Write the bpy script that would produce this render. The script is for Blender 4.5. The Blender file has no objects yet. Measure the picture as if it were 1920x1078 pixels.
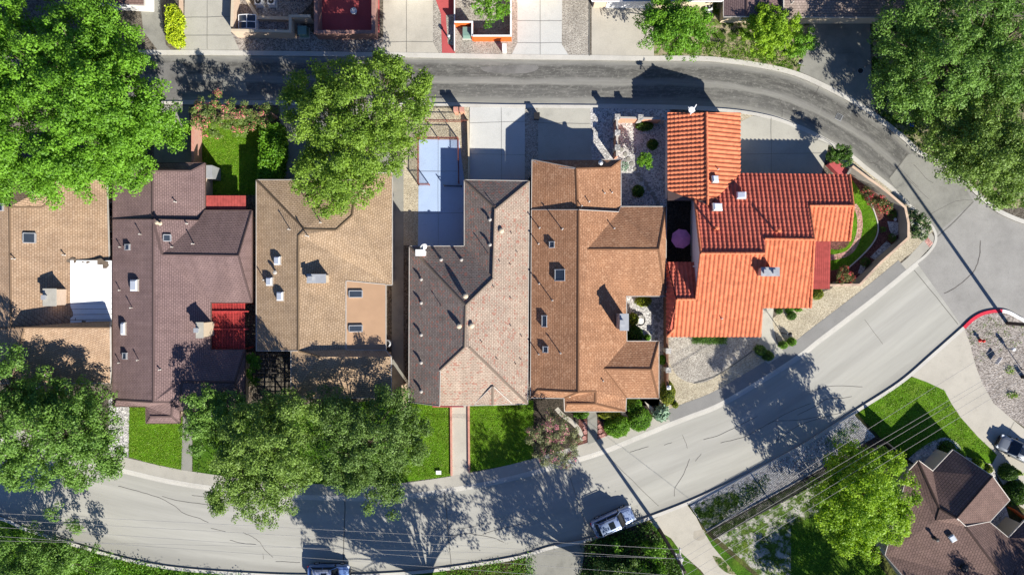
import bpy, bmesh, math, random
import numpy as np
from mathutils import Vector, Matrix
from mathutils.bvhtree import BVHTree

# ------------------------------------------------------------------ camera, sky, sun
scene = bpy.context.scene
H = 73.14                     # metres above the street
F = 1280.0                    # focal length in photo pixels (1920 wide)
cam_d = bpy.data.cameras.new('camera')
cam_d.lens = 24.0; cam_d.sensor_width = 36.0; cam_d.clip_end = 2000; cam_d.clip_start = 0.5
cam = bpy.data.objects.new('camera', cam_d)
cam.location = (0, 0, H); cam.rotation_euler = (0, 0, 0)
scene.collection.objects.link(cam); scene.camera = cam

SUN_EL = math.radians(31.0)
SX, SY = 0.575, -0.818        # ground direction towards the sun
world = bpy.data.worlds.new('World'); scene.world = world; world.use_nodes = True
wn = world.node_tree.nodes; wl = world.node_tree.links
bg = wn['Background']
sky = wn.new('ShaderNodeTexSky'); sky.sky_type = 'NISHITA'; sky.sun_disc = False
sky.sun_elevation = SUN_EL; sky.sun_rotation = math.atan2(SX, SY)
sky.dust_density = 0.3; sky.ozone_density = 2.5
tint = wn.new('ShaderNodeMix'); tint.data_type = 'RGBA'; tint.blend_type = 'MULTIPLY'; tint.inputs[0].default_value = 1.0
tint.inputs[7].default_value = (0.78, 0.95, 1.35, 1)      # clear deep blue Texas sky
wl.new(sky.outputs[0], tint.inputs[6]); wl.new(tint.outputs[2], bg.inputs[0]); bg.inputs[1].default_value = 0.05
sd = bpy.data.lights.new('sun', 'SUN'); sd.energy = 5.0; sd.angle = math.radians(0.5); sd.color = (1.0, 0.95, 0.86)
sun = bpy.data.objects.new('sun', sd)
sv = Vector((SX * math.cos(SUN_EL), SY * math.cos(SUN_EL), math.sin(SUN_EL)))
sun.rotation_euler = sv.to_track_quat('Z', 'Y').to_euler(); sun.location = sv * 150
scene.collection.objects.link(sun)
vs = scene.view_settings
vs.view_transform = 'Standard'; vs.look = 'None'; vs.exposure = 0.95; vs.gamma = 1.0; vs.use_curve_mapping = False

# ------------------------------------------------------------------ helpers
R = random.Random(7)
NR = np.random.RandomState(11)
COL = scene.collection

def P(u, v, z=0.0):
    """point of the photograph (1920 wide) at real height z -> world"""
    k = (H - z) / F
    return Vector(((u - 960) * k, (539 - v) * k, z))

def tag(o, label=None, cat=None, group=None, kind=None):
    if label: o['label'] = label
    if cat: o['category'] = cat
    if group: o['group'] = group
    if kind: o['kind'] = kind
    return o

def root(name, loc, label, cat, group=None, rz=0.0):
    o = bpy.data.objects.new(name, None); o.empty_display_size = 0.3
    o.location = loc; o.rotation_euler = (0, 0, rz); COL.objects.link(o)
    return tag(o, label, cat, group)

def mk(name, verts, faces, mats, parent=None, world_space=True, mi=None, uvs=None, smooth=False):
    """one mesh object; with a parent the world coordinates are made local to it"""
    if parent is not None and world_space:
        l = Vector(world_loc(parent))
        verts = [Vector(v) - l for v in verts]
    me = bpy.data.meshes.new(name)
    me.from_pydata([tuple(v) for v in verts], [], faces)
    if not isinstance(mats, (list, tuple)): mats = [mats]
    for m in mats: me.materials.append(m)
    if mi is not None: me.polygons.foreach_set('material_index', mi)
    if uvs is not None:
        lay = me.uv_layers.new(name='UVMap')
        flat = [c for f in uvs for uv in f for c in uv]
        lay.data.foreach_set('uv', flat)
    if smooth: me.polygons.foreach_set('use_smooth', [True] * len(me.polygons))
    me.update()
    o = bpy.data.objects.new(name, me); COL.objects.link(o)
    if parent is not None: o.parent = parent
    return o

def world_loc(o):
    l = Vector((0, 0, 0))
    while o is not None:
        l = l + Vector(o.location); o = o.parent
    return l

class MB:
    """collects simple solids into one mesh"""
    def __init__(s): s.v = []; s.f = []; s.mi = []
    def add(s, vs, fs, m=0):
        n = len(s.v); s.v += [Vector(v) for v in vs]; s.f += [tuple(i + n for i in f) for f in fs]; s.mi += [m] * len(fs); return s
    def box(s, c, d, rz=0.0, m=0, taper=1.0):
        x, y, z = d[0] / 2, d[1] / 2, d[2] / 2
        cr, sr = math.cos(rz), math.sin(rz); vs = []
        for dz, t in ((-z, 1.0), (z, taper)):
            for a, b in ((-x, -y), (x, -y), (x, y), (-x, y)):
                a *= t; b *= t
                vs.append((c[0] + a * cr - b * sr, c[1] + a * sr + b * cr, c[2] + dz))
        return s.add(vs, [(3, 2, 1, 0), (4, 5, 6, 7), (0, 1, 5, 4), (1, 2, 6, 5), (2, 3, 7, 6), (3, 0, 4, 7)], m)
    def bar(s, a, b, w, h=None, m=0):
        """box beam from a to b (centre line), width w, height h"""
        a, b = Vector(a), Vector(b); h = h or w
        d = (b - a)
        if d.length < 1e-6: return s
        d.normalize()
        up = Vector((0, 0, 1)) if abs(d.z) < 0.95 else Vector((1, 0, 0))
        sx = d.cross(up).normalized(); sz = sx.cross(d).normalized()
        vs = []
        for p in (a, b):
            for i, j in ((-1, -1), (1, -1), (1, 1), (-1, 1)):
                vs.append(p + sx * (i * w / 2) + sz * (j * h / 2))
        return s.add(vs, [(3, 2, 1, 0), (4, 5, 6, 7), (0, 1, 5, 4), (1, 2, 6, 5), (2, 3, 7, 6), (3, 0, 4, 7)], m)
    def tube(s, pts, rad, n=8, m=0, cap=True):
        pts = [Vector(p) for p in pts]
        if not isinstance(rad, (list, tuple)): rad = [rad] * len(pts)
        vs = []; fs = []
        for i, p in enumerate(pts):
            d = (pts[min(i + 1, len(pts) - 1)] - pts[max(i - 1, 0)])
            d = d.normalized() if d.length > 1e-9 else Vector((0, 0, 1))
            a = Vector((1, 0, 0)) if abs(d.x) < 0.8 else Vector((0, 1, 0))
            x = d.cross(a).normalized(); y = d.cross(x).normalized()
            for k in range(n):
                t = 2 * math.pi * k / n
                vs.append(p + (x * math.cos(t) + y * math.sin(t)) * rad[i])
        for i in range(len(pts) - 1):
            for k in range(n):
                a = i * n + k; b = i * n + (k + 1) % n
                fs.append((a, b, b + n, a + n))
        if cap:
            fs.append(tuple(range(n))[::-1]); fs.append(tuple(range((len(pts) - 1) * n, len(pts) * n)))
        return s.add(vs, fs, m)
    def cyl(s, c, r, h, n=16, m=0, r2=None):
        return s.tube([c, (c[0], c[1], c[2] + h)], [r, r if r2 is None else r2], n, m)
    def lathe(s, c, prof, n=16, m=0, sx=1.0, sy=1.0):
        vs = []; fs = []
        for r, z in prof:
            for k in range(n):
                t = 2 * math.pi * k / n
                vs.append((c[0] + r * sx * math.cos(t), c[1] + r * sy * math.sin(t), c[2] + z))
        for i in range(len(prof) - 1):
            for k in range(n):
                a = i * n + k; b = i * n + (k + 1) % n
                fs.append((a, b, b + n, a + n))
        fs.append(tuple(range((len(prof) - 1) * n, len(prof) * n)))
        return s.add(vs, fs, m)
    def prism(s, pts, z0, z1, m=0):
        n = len(pts)
        a = sum(pts[i][0] * pts[(i + 1) % n][1] - pts[(i + 1) % n][0] * pts[i][1] for i in range(n))
        if a < 0: pts = pts[::-1]
        vs = [(p[0], p[1], z0) for p in pts] + [(p[0], p[1], z1) for p in pts]
        fs = [tuple(range(n, 2 * n))] + [(i, (i + 1) % n, (i + 1) % n + n, i + n) for i in range(n)] + [tuple(range(n))[::-1]]
        return s.add(vs, fs, m)
    def build(s, name, mats, parent=None, smooth=False):
        return mk(name, s.v, s.f, mats, parent, mi=s.mi, smooth=smooth)

# ------------------------------------------------------------------ materials
def srgb(r, g, b):
    f = lambda c: (c / 255 / 12.92) if c / 255 <= 0.04045 else ((c / 255 + 0.055) / 1.055) ** 2.4
    return (f(r), f(g), f(b), 1)

class N:
    def __init__(s, name, rough=0.85, spec=0.3):
        s.m = bpy.data.materials.new(name); s.m.use_nodes = True
        s.t = s.m.node_tree; s.b = s.t.nodes['Principled BSDF']
        s.b.inputs['Roughness'].default_value = rough
        s.b.inputs['Specular IOR Level'].default_value = spec
    def n(s, typ, **kw):
        x = s.t.nodes.new(typ)
        for k, v in kw.items(): setattr(x, k, v)
        return x
    def l(s, a, b): s.t.links.new(a, b)
    def coord(s, kind='Object', scale=(1, 1, 1), rot=0):
        tc = s.n('ShaderNodeTexCoord'); mp = s.n('ShaderNodeMapping')
        mp.inputs['Scale'].default_value = scale; mp.inputs['Rotation'].default_value[2] = rot
        s.l(tc.outputs[kind], mp.inputs[0]); return mp.outputs[0]
    def noise(s, vec, scale, detail=3, rough=0.6):
        x = s.n('ShaderNodeTexNoise'); x.inputs['Scale'].default_value = scale
        x.inputs['Detail'].default_value = detail; x.inputs['Roughness'].default_value = rough
        s.l(vec, x.inputs['Vector']); return x.outputs[0]
    def vor(s, vec, scale):
        x = s.n('ShaderNodeTexVoronoi'); x.inputs['Scale'].default_value = scale
        s.l(vec, x.inputs['Vector']); return x
    def ramp(s, fac, stops):
        r = s.n('ShaderNodeValToRGB'); e = r.color_ramp.elements
        while len(e) < len(stops): e.new(0.5)
        for el, (p, c) in zip(e, stops): el.position = p; el.color = c if len(c) == 4 else (*c, 1)
        s.l(fac, r.inputs[0]); return r.outputs[0]
    def mix(s, fac, a, b, mode='MIX'):
        x = s.n('ShaderNodeMix', data_type='RGBA', blend_type=mode)
        for val, i in ((fac, 0), (a, 6), (b, 7)):
            if hasattr(val, 'is_linked') or hasattr(val, 'links'): s.l(val, x.inputs[i])
            else: x.inputs[i].default_value = val
        return x.outputs[2]
    def math(s, op, a, b=None):
        x = s.n('ShaderNodeMath', operation=op)
        for i, val in enumerate((a, b)):
            if val is None: continue
            if hasattr(val, 'links'): s.l(val, x.inputs[i])
            else: x.inputs[i].default_value = val
        return x.outputs[0]
    def color(s, c):
        if hasattr(c, 'links'): s.l(c, s.b.inputs['Base Color'])
        else: s.b.inputs['Base Color'].default_value = c
    def bump(s, h, strength=0.4, dist=0.05):
        x = s.n('ShaderNodeBump'); x.inputs['Strength'].default_value = strength; x.inputs['Distance'].default_value = dist
        s.l(h, x.inputs['Height']); s.l(x.outputs[0], s.b.inputs['Normal'])

def sc(c, k): return (c[0] * k, c[1] * k, c[2] * k, 1)

def m_plain(name, c, rough=0.7, var=0.12, scale=2.0, metal=0, spec=0.3):
    n = N(name, rough, spec); v = n.coord()
    f = n.noise(v, scale, 4)
    n.color(n.ramp(f, [(0.3, sc(c, 1 - var)), (0.7, sc(c, 1 + var))]))
    n.b.inputs['Metallic'].default_value = metal
    return n.m

def m_concrete(name, c, var=0.10, stain=0.12, grain=0.5, joints=None):
    n = N(name, 0.9, 0.2); v = n.coord()
    f1 = n.noise(v, 0.35, 5, 0.65); f2 = n.noise(v, 14, 3)
    a = n.ramp(f1, [(0.3, sc(c, 1 - stain)), (0.5, c), (0.75, sc(c, 1 + var))])
    b = n.ramp(f2, [(0.3, (0.86, 0.86, 0.86, 1)), (0.7, (1.08, 1.08, 1.08, 1))])
    col = n.mix(1.0, a, b, 'MULTIPLY')
    f3 = n.noise(v, 1.7, 6, 0.75)
    col = n.mix(n.ramp(f3, [(0.56, (0, 0, 0, 1)), (0.72, (0.45, 0.45, 0.45, 1))]), col, sc(c, 0.62))
    n.color(col); n.bump(f2, 0.15, 0.02); return n.m

def m_gravel(name, c1, c2, scale=7, dark=0.35):
    scale = scale * 1.7; dark = 0.5 + dark * 0.4
    n = N(name, 0.95, 0.15); v = n.coord()
    vo = n.vor(v, scale)
    g = n.n('ShaderNodeSeparateColor'); n.l(vo.outputs['Color'], g.inputs[0])
    a = n.ramp(g.outputs[0], [(0.0, sc(c1, dark)), (0.25, c1), (0.8, c2), (1.0, sc(c2, 1.12))])
    f1 = n.noise(v, 0.5, 5)
    b = n.ramp(f1, [(0.3, (0.8, 0.8, 0.8, 1)), (0.7, (1.1, 1.1, 1.1, 1))])
    n.color(n.mix(1.0, a, b, 'MULTIPLY'))
    n.bump(n.math('MULTIPLY', vo.outputs['Distance'], -1.0), 0.8, 0.06); return n.m

def m_grass(name, c1, c2, dry=None, scale=9):
    n = N(name, 0.95, 0.1); v = n.coord()
    f = n.noise(v, scale, 6, 0.75); f2 = n.noise(v, 0.7, 4)
    a = n.ramp(f, [(0.3, sc(c1, 0.55)), (0.5, c1), (0.72, c2)])
    b = n.ramp(f2, [(0.35, (0.72, 0.72, 0.72, 1)), (0.65, (1.15, 1.15, 1.1, 1))])
    col = n.mix(1.0, a, b, 'MULTIPLY')
    fy = n.noise(v, 0.33, 5, 0.7); fm = n.noise(v, 3.2, 4, .7)
    col = n.mix(n.ramp(fy, [(0.5, (0, 0, 0, 1)), (0.72, (0.55, 0.55, 0.55, 1))]), col, (0.20, 0.27, 0.035, 1))
    col = n.mix(1.0, col, n.ramp(fm, [(0.3, (0.75,) * 3), (0.7, (1.12,) * 3)]), 'MULTIPLY')
    if dry:
        f3 = n.noise(v, 1.1, 6, 0.7)
        col = n.mix(n.ramp(f3, [(0.47, (0, 0, 0, 1)), (0.58, (1, 1, 1, 1))]), col, dry)
    n.color(col); n.bump(f, 1.0, 0.12); return n.m

def m_shingle(name, c1, c2, row=0.2, fleck=None, contrast=0.5, fs=(5, 7), fp=.85):
    """c1/c2 tab colours; UVs are metres, V runs up the slope"""
    n = N(name, 0.92, 0.15); v = n.coord('UV')
    br = n.n('ShaderNodeTexBrick'); br.offset = 0.5
    br.inputs['Scale'].default_value = 1.0; br.inputs['Brick Width'].default_value = 0.34; br.inputs['Row Height'].default_value = row
    br.inputs['Mortar Size'].default_value = 0.018; br.inputs['Mortar Smooth'].default_value = 0.3; br.inputs['Bias'].default_value = 0.0
    br.inputs['Color1'].default_value = c1; br.inputs['Color2'].default_value = c2; br.inputs['Mortar'].default_value = sc(c1, contrast)
    n.l(v, br.inputs['Vector'])
    f1 = n.noise(v, 0.45, 5, 0.6)
    col = n.mix(1.0, br.outputs[0], n.ramp(f1, [(0.3, (0.86, 0.86, 0.87, 1)), (0.7, (1.1, 1.1, 1.08, 1))]), 'MULTIPLY')
    fs_ = n.noise(n.coord('UV', (1.6, 0.16, 1)), 1.0, 5, 0.65)
    col = n.mix(1.0, col, n.ramp(fs_, [(0.32, (0.86, 0.85, 0.84, 1)), (0.6, (1.04, 1.04, 1.04, 1))]), 'MULTIPLY')
    if fleck:
        mp = n.coord('UV', (fs[0], fs[1], 1))
        vo = n.vor(mp, 1.0); g = n.n('ShaderNodeSeparateColor'); n.l(vo.outputs['Color'], g.inputs[0])
        col = n.mix(n.ramp(g.outputs[1], [(fp, (0, 0, 0, 1)), (fp + .03, (0.8, 0.8, 0.8, 1))]), col, fleck)
    f4 = n.noise(v, 22, 2)
    col = n.mix(1.0, col, n.ramp(f4, [(0.3, (0.8, 0.8, 0.8, 1)), (0.7, (1.15, 1.15, 1.15, 1))]), 'MULTIPLY')
    n.color(col)
    sx = n.n('ShaderNodeSeparateXYZ'); n.l(v, sx.inputs[0])
    saw = n.math('FRACT', n.math('MULTIPLY', sx.outputs[1], 1.0 / row))
    h = n.math('ADD', n.math('MULTIPLY', saw, -1.0), n.math('MULTIPLY', br.outputs[1], -0.4))
    n.bump(h, 0.75, 0.05); return n.m

def m_leaf(name, c1, c2, c3=None, p3=0.93, trans=0.3):
    """per-leaf tint attribute chooses between colours that the leaves themselves have"""
    n = N(name, 0.55, 0.35)
    at = n.n('ShaderNodeAttribute', attribute_name='tint')
    stops = [(0.0, c1), (0.75, c2)]
    if c3: stops += [(p3, c2), (min(p3 + 0.01, 1), c3)]
    col = n.ramp(at.outputs['Fac'], stops); n.color(col)
    out = n.t.nodes['Material Output']; tr = n.n('ShaderNodeBsdfTranslucent'); mx = n.n('ShaderNodeMixShader')
    col2 = n.mix(1.0, col, (1.25, 1.2, 0.6, 1), 'MULTIPLY')
    n.l(col2, tr.inputs[0]); mx.inputs[0].default_value = trans
    n.l(n.b.outputs[0], mx.inputs[1]); n.l(tr.outputs[0], mx.inputs[2]); n.l(mx.outputs[0], out.inputs[0])
    return n.m

def m_tile(name, c):
    n = N(name, 0.85, 0.2); v = n.coord()
    vo = n.vor(v, 2.4); g_ = n.n('ShaderNodeSeparateColor'); n.l(vo.outputs['Color'], g_.inputs[0])
    col = n.ramp(g_.outputs[0], [(0.0, sc(c, .80)), (0.5, c), (1.0, sc(c, 1.14))])
    f = n.noise(v, 0.8, 6, 0.7)
    col = n.mix(n.ramp(f, [(0.45, (0, 0, 0, 1)), (0.7, (0.25, 0.25, 0.25, 1))]), col, (c[0] * .62, c[1] * .85, c[2] * .95, 1))
    f2 = n.noise(v, 20, 2); col = n.mix(1.0, col, n.ramp(f2, [(0.3, (.88,) * 3), (0.7, (1.1,) * 3)]), 'MULTIPLY')
    n.color(col); return n.m

M = {}
M['earth'] = m_grass('dry_earth', (0.075, 0.075, 0.03, 1), (0.14, 0.12, 0.07, 1))
M['yard'] = m_gravel('yard_dirt', (0.10, 0.085, 0.065, 1), (0.17, 0.15, 0.12, 1), 5)
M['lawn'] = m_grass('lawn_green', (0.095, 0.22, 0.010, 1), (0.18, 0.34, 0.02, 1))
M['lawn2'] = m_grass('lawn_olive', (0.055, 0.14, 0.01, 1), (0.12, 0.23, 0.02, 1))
M['rough'] = m_grass('patchy_grass', (0.05, 0.11, 0.01, 1), (0.12, 0.18, 0.025, 1), (0.34, 0.29, 0.19, 1))
M['deadgrass'] = m_grass('patchy_gravel_grass', (0.07, 0.12, 0.02, 1), (0.13, 0.19, 0.04, 1), (0.42, 0.40, 0.36, 1), 7)
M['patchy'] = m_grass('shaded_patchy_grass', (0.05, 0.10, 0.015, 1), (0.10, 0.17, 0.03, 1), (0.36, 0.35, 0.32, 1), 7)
M['street'] = None
M['lane_worn'] = m_concrete('worn_lane_surface', (0.17, 0.165, 0.155, 1), .3, .35)
M['dirt'] = m_concrete('driveway_dirt', (0.385, 0.35, 0.285, 1), .2, .25)
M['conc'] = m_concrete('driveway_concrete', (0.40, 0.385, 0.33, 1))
M['conc2'] = m_concrete('warm_concrete', (0.44, 0.41, 0.345, 1))
M['conc3'] = m_concrete('white_concrete', (0.50, 0.50, 0.47, 1), 0.06, 0.06)
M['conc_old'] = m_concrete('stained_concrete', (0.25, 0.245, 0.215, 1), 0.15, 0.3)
M['kerb'] = m_concrete('kerb_concrete', (0.50, 0.48, 0.43, 1), 0.1, 0.12)
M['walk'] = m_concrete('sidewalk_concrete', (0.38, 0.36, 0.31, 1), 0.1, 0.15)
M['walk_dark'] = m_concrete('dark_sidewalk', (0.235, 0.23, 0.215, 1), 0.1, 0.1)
M['patio'] = m_concrete('pale_blue_patio', (0.37, 0.47, 0.64, 1), 0.05, 0.08)
M['redpave'] = m_concrete('red_painted_concrete', (0.42, 0.085, 0.085, 1), 0.1, 0.12)
M['pinkpave'] = m_gravel('pink_pavers', (0.42, 0.21, 0.18, 1), (0.52, 0.32, 0.27, 1), 4, 0.6)
M['gravel'] = m_gravel('grey_gravel', (0.30, 0.27, 0.23, 1), (0.46, 0.43, 0.37, 1), 8)
M['gravel_tan'] = m_gravel('tan_gravel', (0.40, 0.34, 0.24, 1), (0.56, 0.50, 0.37, 1), 9, 0.5)
M['gravel_white'] = m_gravel('pale_gravel', (0.33, 0.32, 0.31, 1), (0.60, 0.58, 0.55, 1), 5, 0.3)
M['gravel_rock'] = m_gravel('river_rock', (0.22, 0.19, 0.165, 1), (0.41, 0.37, 0.33, 1), 5.5, 0.3)
M['mulch'] = m_gravel('dark_red_mulch', (0.10, 0.04, 0.035, 1), (0.20, 0.09, 0.07, 1), 8)
M['soil'] = m_gravel('dark_soil', (0.035, 0.03, 0.022, 1), (0.08, 0.065, 0.05, 1), 7)
M['crack'] = m_plain('tar', (0.10, 0.09, 0.08, 1), 0.9, 0.6, 1.5)
M['joint'] = m_plain('tar_and_wire_shadow', (0.13, 0.125, 0.11, 1), 0.9)
M['redpaint'] = m_plain('red_kerb_paint', (0.55, 0.025, 0.05, 1), 0.6)
M['whitepaint'] = m_plain('white_kerb_paint', (0.8, 0.8, 0.78, 1), 0.6)
M['plum_sh'] = m_shingle('plum_shingle', (0.205, 0.140, 0.134, 1), (0.235, 0.160, 0.152, 1), 0.2)
M['tan_sh'] = m_shingle('tan_shingle', (0.38, 0.255, 0.165, 1), (0.44, 0.31, 0.21, 1), 0.22)
M['gold_sh'] = m_shingle('golden_shingle', (0.385, 0.27, 0.17, 1), (0.45, 0.325, 0.215, 1), 0.22, contrast=0.42)
M['mix_sh'] = m_shingle('grey_pink_shingle', (0.385, 0.30, 0.235, 1), (0.45, 0.355, 0.28, 1), 0.2, (0.33, 0.15, 0.11, 1), fs=(5, 7), fp=.87)
M['mix_dark'] = m_shingle('charcoal_shingle', (0.185, 0.15, 0.135, 1), (0.235, 0.195, 0.175, 1), 0.2, (0.30, 0.13, 0.10, 1), fs=(5, 7), fp=.87)  # darker copy of the mottled shingle, used on the north and west slopes
M['rust_sh'] = m_shingle('rust_shingle', (0.35, 0.18, 0.10, 1), (0.395, 0.21, 0.12, 1), 0.2, (0.45, 0.26, 0.155, 1), fs=(5, 7), fp=.85)
M['brown_sh'] = m_shingle('brown_shingle', (0.15, 0.100, 0.086, 1), (0.18, 0.118, 0.102, 1), 0.25)
M['grey_sh'] = m_shingle('grey_brown_shingle', (0.24, 0.19, 0.165, 1), (0.30, 0.24, 0.21, 1), 0.25)
M['tile'] = m_tile('clay_tile', (0.58, 0.175, 0.085, 1))
M['tile_shaded'] = m_tile('clay_tile_shaded', (0.50, 0.125, 0.08, 1))  # darker red: shade put into the colour of slopes turned from the sun
M['panel'] = m_plain('brown_rolled_roofing', (0.34, 0.215, 0.13, 1), 0.85, 0.07, 0.6)
M['white'] = m_plain('white_metal', (0.74, 0.74, 0.73, 1), 0.5, 0.04)
M['trim'] = m_plain('trim_paint', (0.42, 0.39, 0.35, 1), 0.6)
M['trim_dark'] = m_plain('dark_trim', (0.11, 0.07, 0.06, 1), 0.6)
M['stucco'] = m_plain('cream_stucco', (0.52, 0.43, 0.31, 1), 0.9, 0.06, 5)
M['stucco_w'] = m_plain('white_stucco', (0.72, 0.70, 0.66, 1), 0.9, 0.05, 5)
M['stucco_o'] = m_plain('orange_stucco', (0.62, 0.115, 0.02, 1), 0.85, 0.1, 3)
M['stucco_p'] = m_plain('pink_brown_stucco', (0.30, 0.17, 0.14, 1), 0.9, 0.15, 3)
M['brown_wall'] = m_plain('brown_wall', (0.17, 0.09, 0.06, 1), 0.9, 0.15, 3)
M['stone'] = m_gravel('grey_stone', (0.28, 0.27, 0.25, 1), (0.45, 0.43, 0.40, 1), 3, 0.6)
M['glass'] = m_plain('skylight_glass', (0.035, 0.045, 0.06, 1), 0.12, 0.1, spec=0.7)
M['dome'] = m_plain('skylight_dome', (0.62, 0.66, 0.72, 1), 0.25, 0.05)
M['black'] = m_plain('black_metal', (0.02, 0.02, 0.022, 1), 0.5)
M['iron'] = m_plain('rusty_red_iron', (0.20, 0.06, 0.04, 1), 0.7)
M['pole'] = m_plain('weathered_wood', (0.07, 0.055, 0.045, 1), 0.9)
M['wood'] = m_plain('dark_grey_wood', (0.06, 0.052, 0.045, 1), 0.9, 0.3)
M['redwood'] = m_plain('red_stained_wood', (0.42, 0.05, 0.045, 1), 0.75, 0.25, 3)
M['awning'] = m_plain('faded_red_paint', (0.36, 0.065, 0.055, 1), 0.85, 0.22, 2.2)
M['oldwall'] = m_concrete('stained_wall_render', (0.27, 0.25, 0.22, 1), .2, .3)
M['bark'] = m_plain('bark', (0.13, 0.10, 0.075, 1), 0.95, 0.3, 4)
M['bark_pale'] = m_plain('pale_bark', (0.36, 0.31, 0.26, 1), 0.95, 0.2, 4)
M['utility'] = m_plain('utility_green', (0.16, 0.26, 0.22, 1), 0.6, 0.06)
M['red'] = m_plain('red_enamel', (0.6, 0.02, 0.015, 1), 0.4)
M['galv'] = m_plain('galvanised_metal', (0.42, 0.43, 0.44, 1), 0.4, 0.1, metal=0.3)
M['tyre'] = m_plain('tyre_rubber', (0.02, 0.02, 0.02, 1), 0.9)
M['pink'] = m_plain('pink_canvas', (0.62, 0.25, 0.48, 1), 0.8)
M['wire'] = m_plain('aluminium_cable', (0.36, 0.34, 0.31, 1), 0.5)
M['blue'] = m_plain('blue_plastic', (.03, .10, .5, 1), .5)
M['brick'] = None
def m_brick(name, c1, c2):
    n = N(name, 0.9, 0.15)
    tc = n.n('ShaderNodeTexCoord'); sp = n.n('ShaderNodeSeparateXYZ'); n.l(tc.outputs['Object'], sp.inputs[0])
    cb = n.n('ShaderNodeCombineXYZ'); n.l(n.math('ADD', sp.outputs[0], sp.outputs[1]), cb.inputs[0]); n.l(sp.outputs[2], cb.inputs[1])
    br = n.n('ShaderNodeTexBrick'); br.inputs['Scale'].default_value = 1; br.inputs['Brick Width'].default_value = 0.25; br.inputs['Row Height'].default_value = 0.085
    br.inputs['Mortar Size'].default_value = 0.01
    br.inputs['Color1'].default_value = c1; br.inputs['Color2'].default_value = c2; br.inputs['Mortar'].default_value = (0.4, 0.37, 0.33, 1)
    n.l(cb.outputs[0], br.inputs[0]); n.color(br.outputs[0]); return n.m
M['brick'] = m_brick('pink_brick', (0.46, 0.20, 0.15, 1), (0.54, 0.27, 0.20, 1))
M['brick_tan'] = m_brick('tan_brick', (0.50, 0.36, 0.25, 1), (0.58, 0.43, 0.31, 1))
M['brick_or'] = m_brick('orange_brick', (0.52, 0.19, 0.09, 1), (0.60, 0.25, 0.13, 1))

def m_road(name, stops, streak=(0.12, 2.2), fine=0.12, width=5.2, patch=None, soft=1.0):
    """UV = metres along / across the carriageway: wear bands run with the traffic"""
    n = N(name, 0.9, 0.2)
    tc = n.n('ShaderNodeTexCoord'); sp = n.n('ShaderNodeSeparateXYZ'); n.l(tc.outputs['UV'], sp.inputs[0])
    v1 = n.coord('UV', (streak[0], streak[1], 1)); f1 = n.noise(v1, 1.0, 6, 0.7)
    v2 = n.coord('UV', (0.22, 0.6, 1)); f2 = n.noise(v2, 1.0, 4, 0.6)
    v3 = n.coord('UV', (1, 1, 1)); f3 = n.noise(v3, 16, 3, 0.7); f4 = n.noise(v3, 2.6, 6, 0.8)
    y = n.math('ADD', n.math('MULTIPLY', sp.outputs[1], 1.0 / width), n.math('MULTIPLY', n.math('SUBTRACT', f2, 0.5), 0.16))
    base = n.ramp(y, stops)
    col = n.mix(1.0, base, n.ramp(f1, [(0.3, (1 - .24 * soft,) * 3), (0.7, (1 + .26 * soft,) * 3)]), 'MULTIPLY')
    col = n.mix(1.0, col, n.ramp(f3, [(0.3, (1 - fine,) * 3), (0.7, (1 + fine,) * 3)]), 'MULTIPLY')
    if patch:
        v5 = n.coord('UV', (0.35, 1.6, 1)); f5 = n.noise(v5, 1.3, 8, 0.85)
        col = n.mix(n.ramp(f5, [(0.47, (0, 0, 0, 1)), (0.60, (0.75,) * 3)]), col, sc(patch, .8))
        col = n.mix(n.ramp(f4, [(0.54, (0, 0, 0, 1)), (0.66, (0.8, 0.8, 0.8, 1))]), col, patch)
    n.color(col); n.bump(f3, 0.2, 0.02); return n.m
g = lambda x, w=0.95: (x * .97, x * 0.945, x * (w - .09), 1)
M['lane'] = m_road('worn_asphalt', [(0.0, g(0.27, .92)), (0.08, g(0.20)), (0.16, g(0.085)), (0.38, g(0.10)), (0.46, g(0.22)), (0.53, g(0.24, .93)), (0.58, g(0.10)), (0.8, g(0.12)), (0.9, g(0.24, .93)), (1.0, g(0.27, .9))],
                   width=5.0, patch=g(0.26, .93))
M['street'] = m_road('concrete_street', [(0.0, g(0.37, .92)), (0.1, g(0.35, .92)), (0.3, g(0.38, .93)), (0.5, g(0.35, .93)), (0.7, g(0.39, .92)), (0.93, g(0.36, .92)), (1.0, g(0.30, .92))],
                     streak=(0.05, 0.7), fine=0.05, width=8.2, soft=.5)
M['junction'] = m_concrete('junction_asphalt', (0.29, 0.28, 0.258, 1), 0.15, 0.15)

LF = {}
LF['vivid'] = m_leaf('leaf_vivid', (0.070, 0.18, 0.012, 1), (0.19, 0.40, 0.028, 1), trans=0.36)
LF['lime'] = m_leaf('leaf_lime', (0.085, 0.17, 0.016, 1), (0.225, 0.36, 0.04, 1), trans=0.36)
LF['limeb'] = m_leaf('leaf_bright', (0.12, 0.25, 0.010, 1), (0.30, 0.47, 0.025, 1), trans=0.38)
LF['oak'] = m_leaf('leaf_oak', (0.080, 0.15, 0.022, 1), (0.20, 0.315, 0.055, 1), trans=0.28)
LF['oakg'] = m_leaf('leaf_oak_green', (0.06, 0.145, 0.018, 1), (0.17, 0.31, 0.05, 1), (0.32, 0.30, 0.26, 1), 0.965, trans=0.28)
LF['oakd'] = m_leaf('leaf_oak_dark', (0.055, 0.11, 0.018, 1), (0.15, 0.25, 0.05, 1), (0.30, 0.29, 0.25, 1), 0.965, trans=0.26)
LF['hedge'] = m_leaf('leaf_yellow', (0.28, 0.40, 0.008, 1), (0.50, 0.60, 0.02, 1), trans=0.2)
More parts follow.
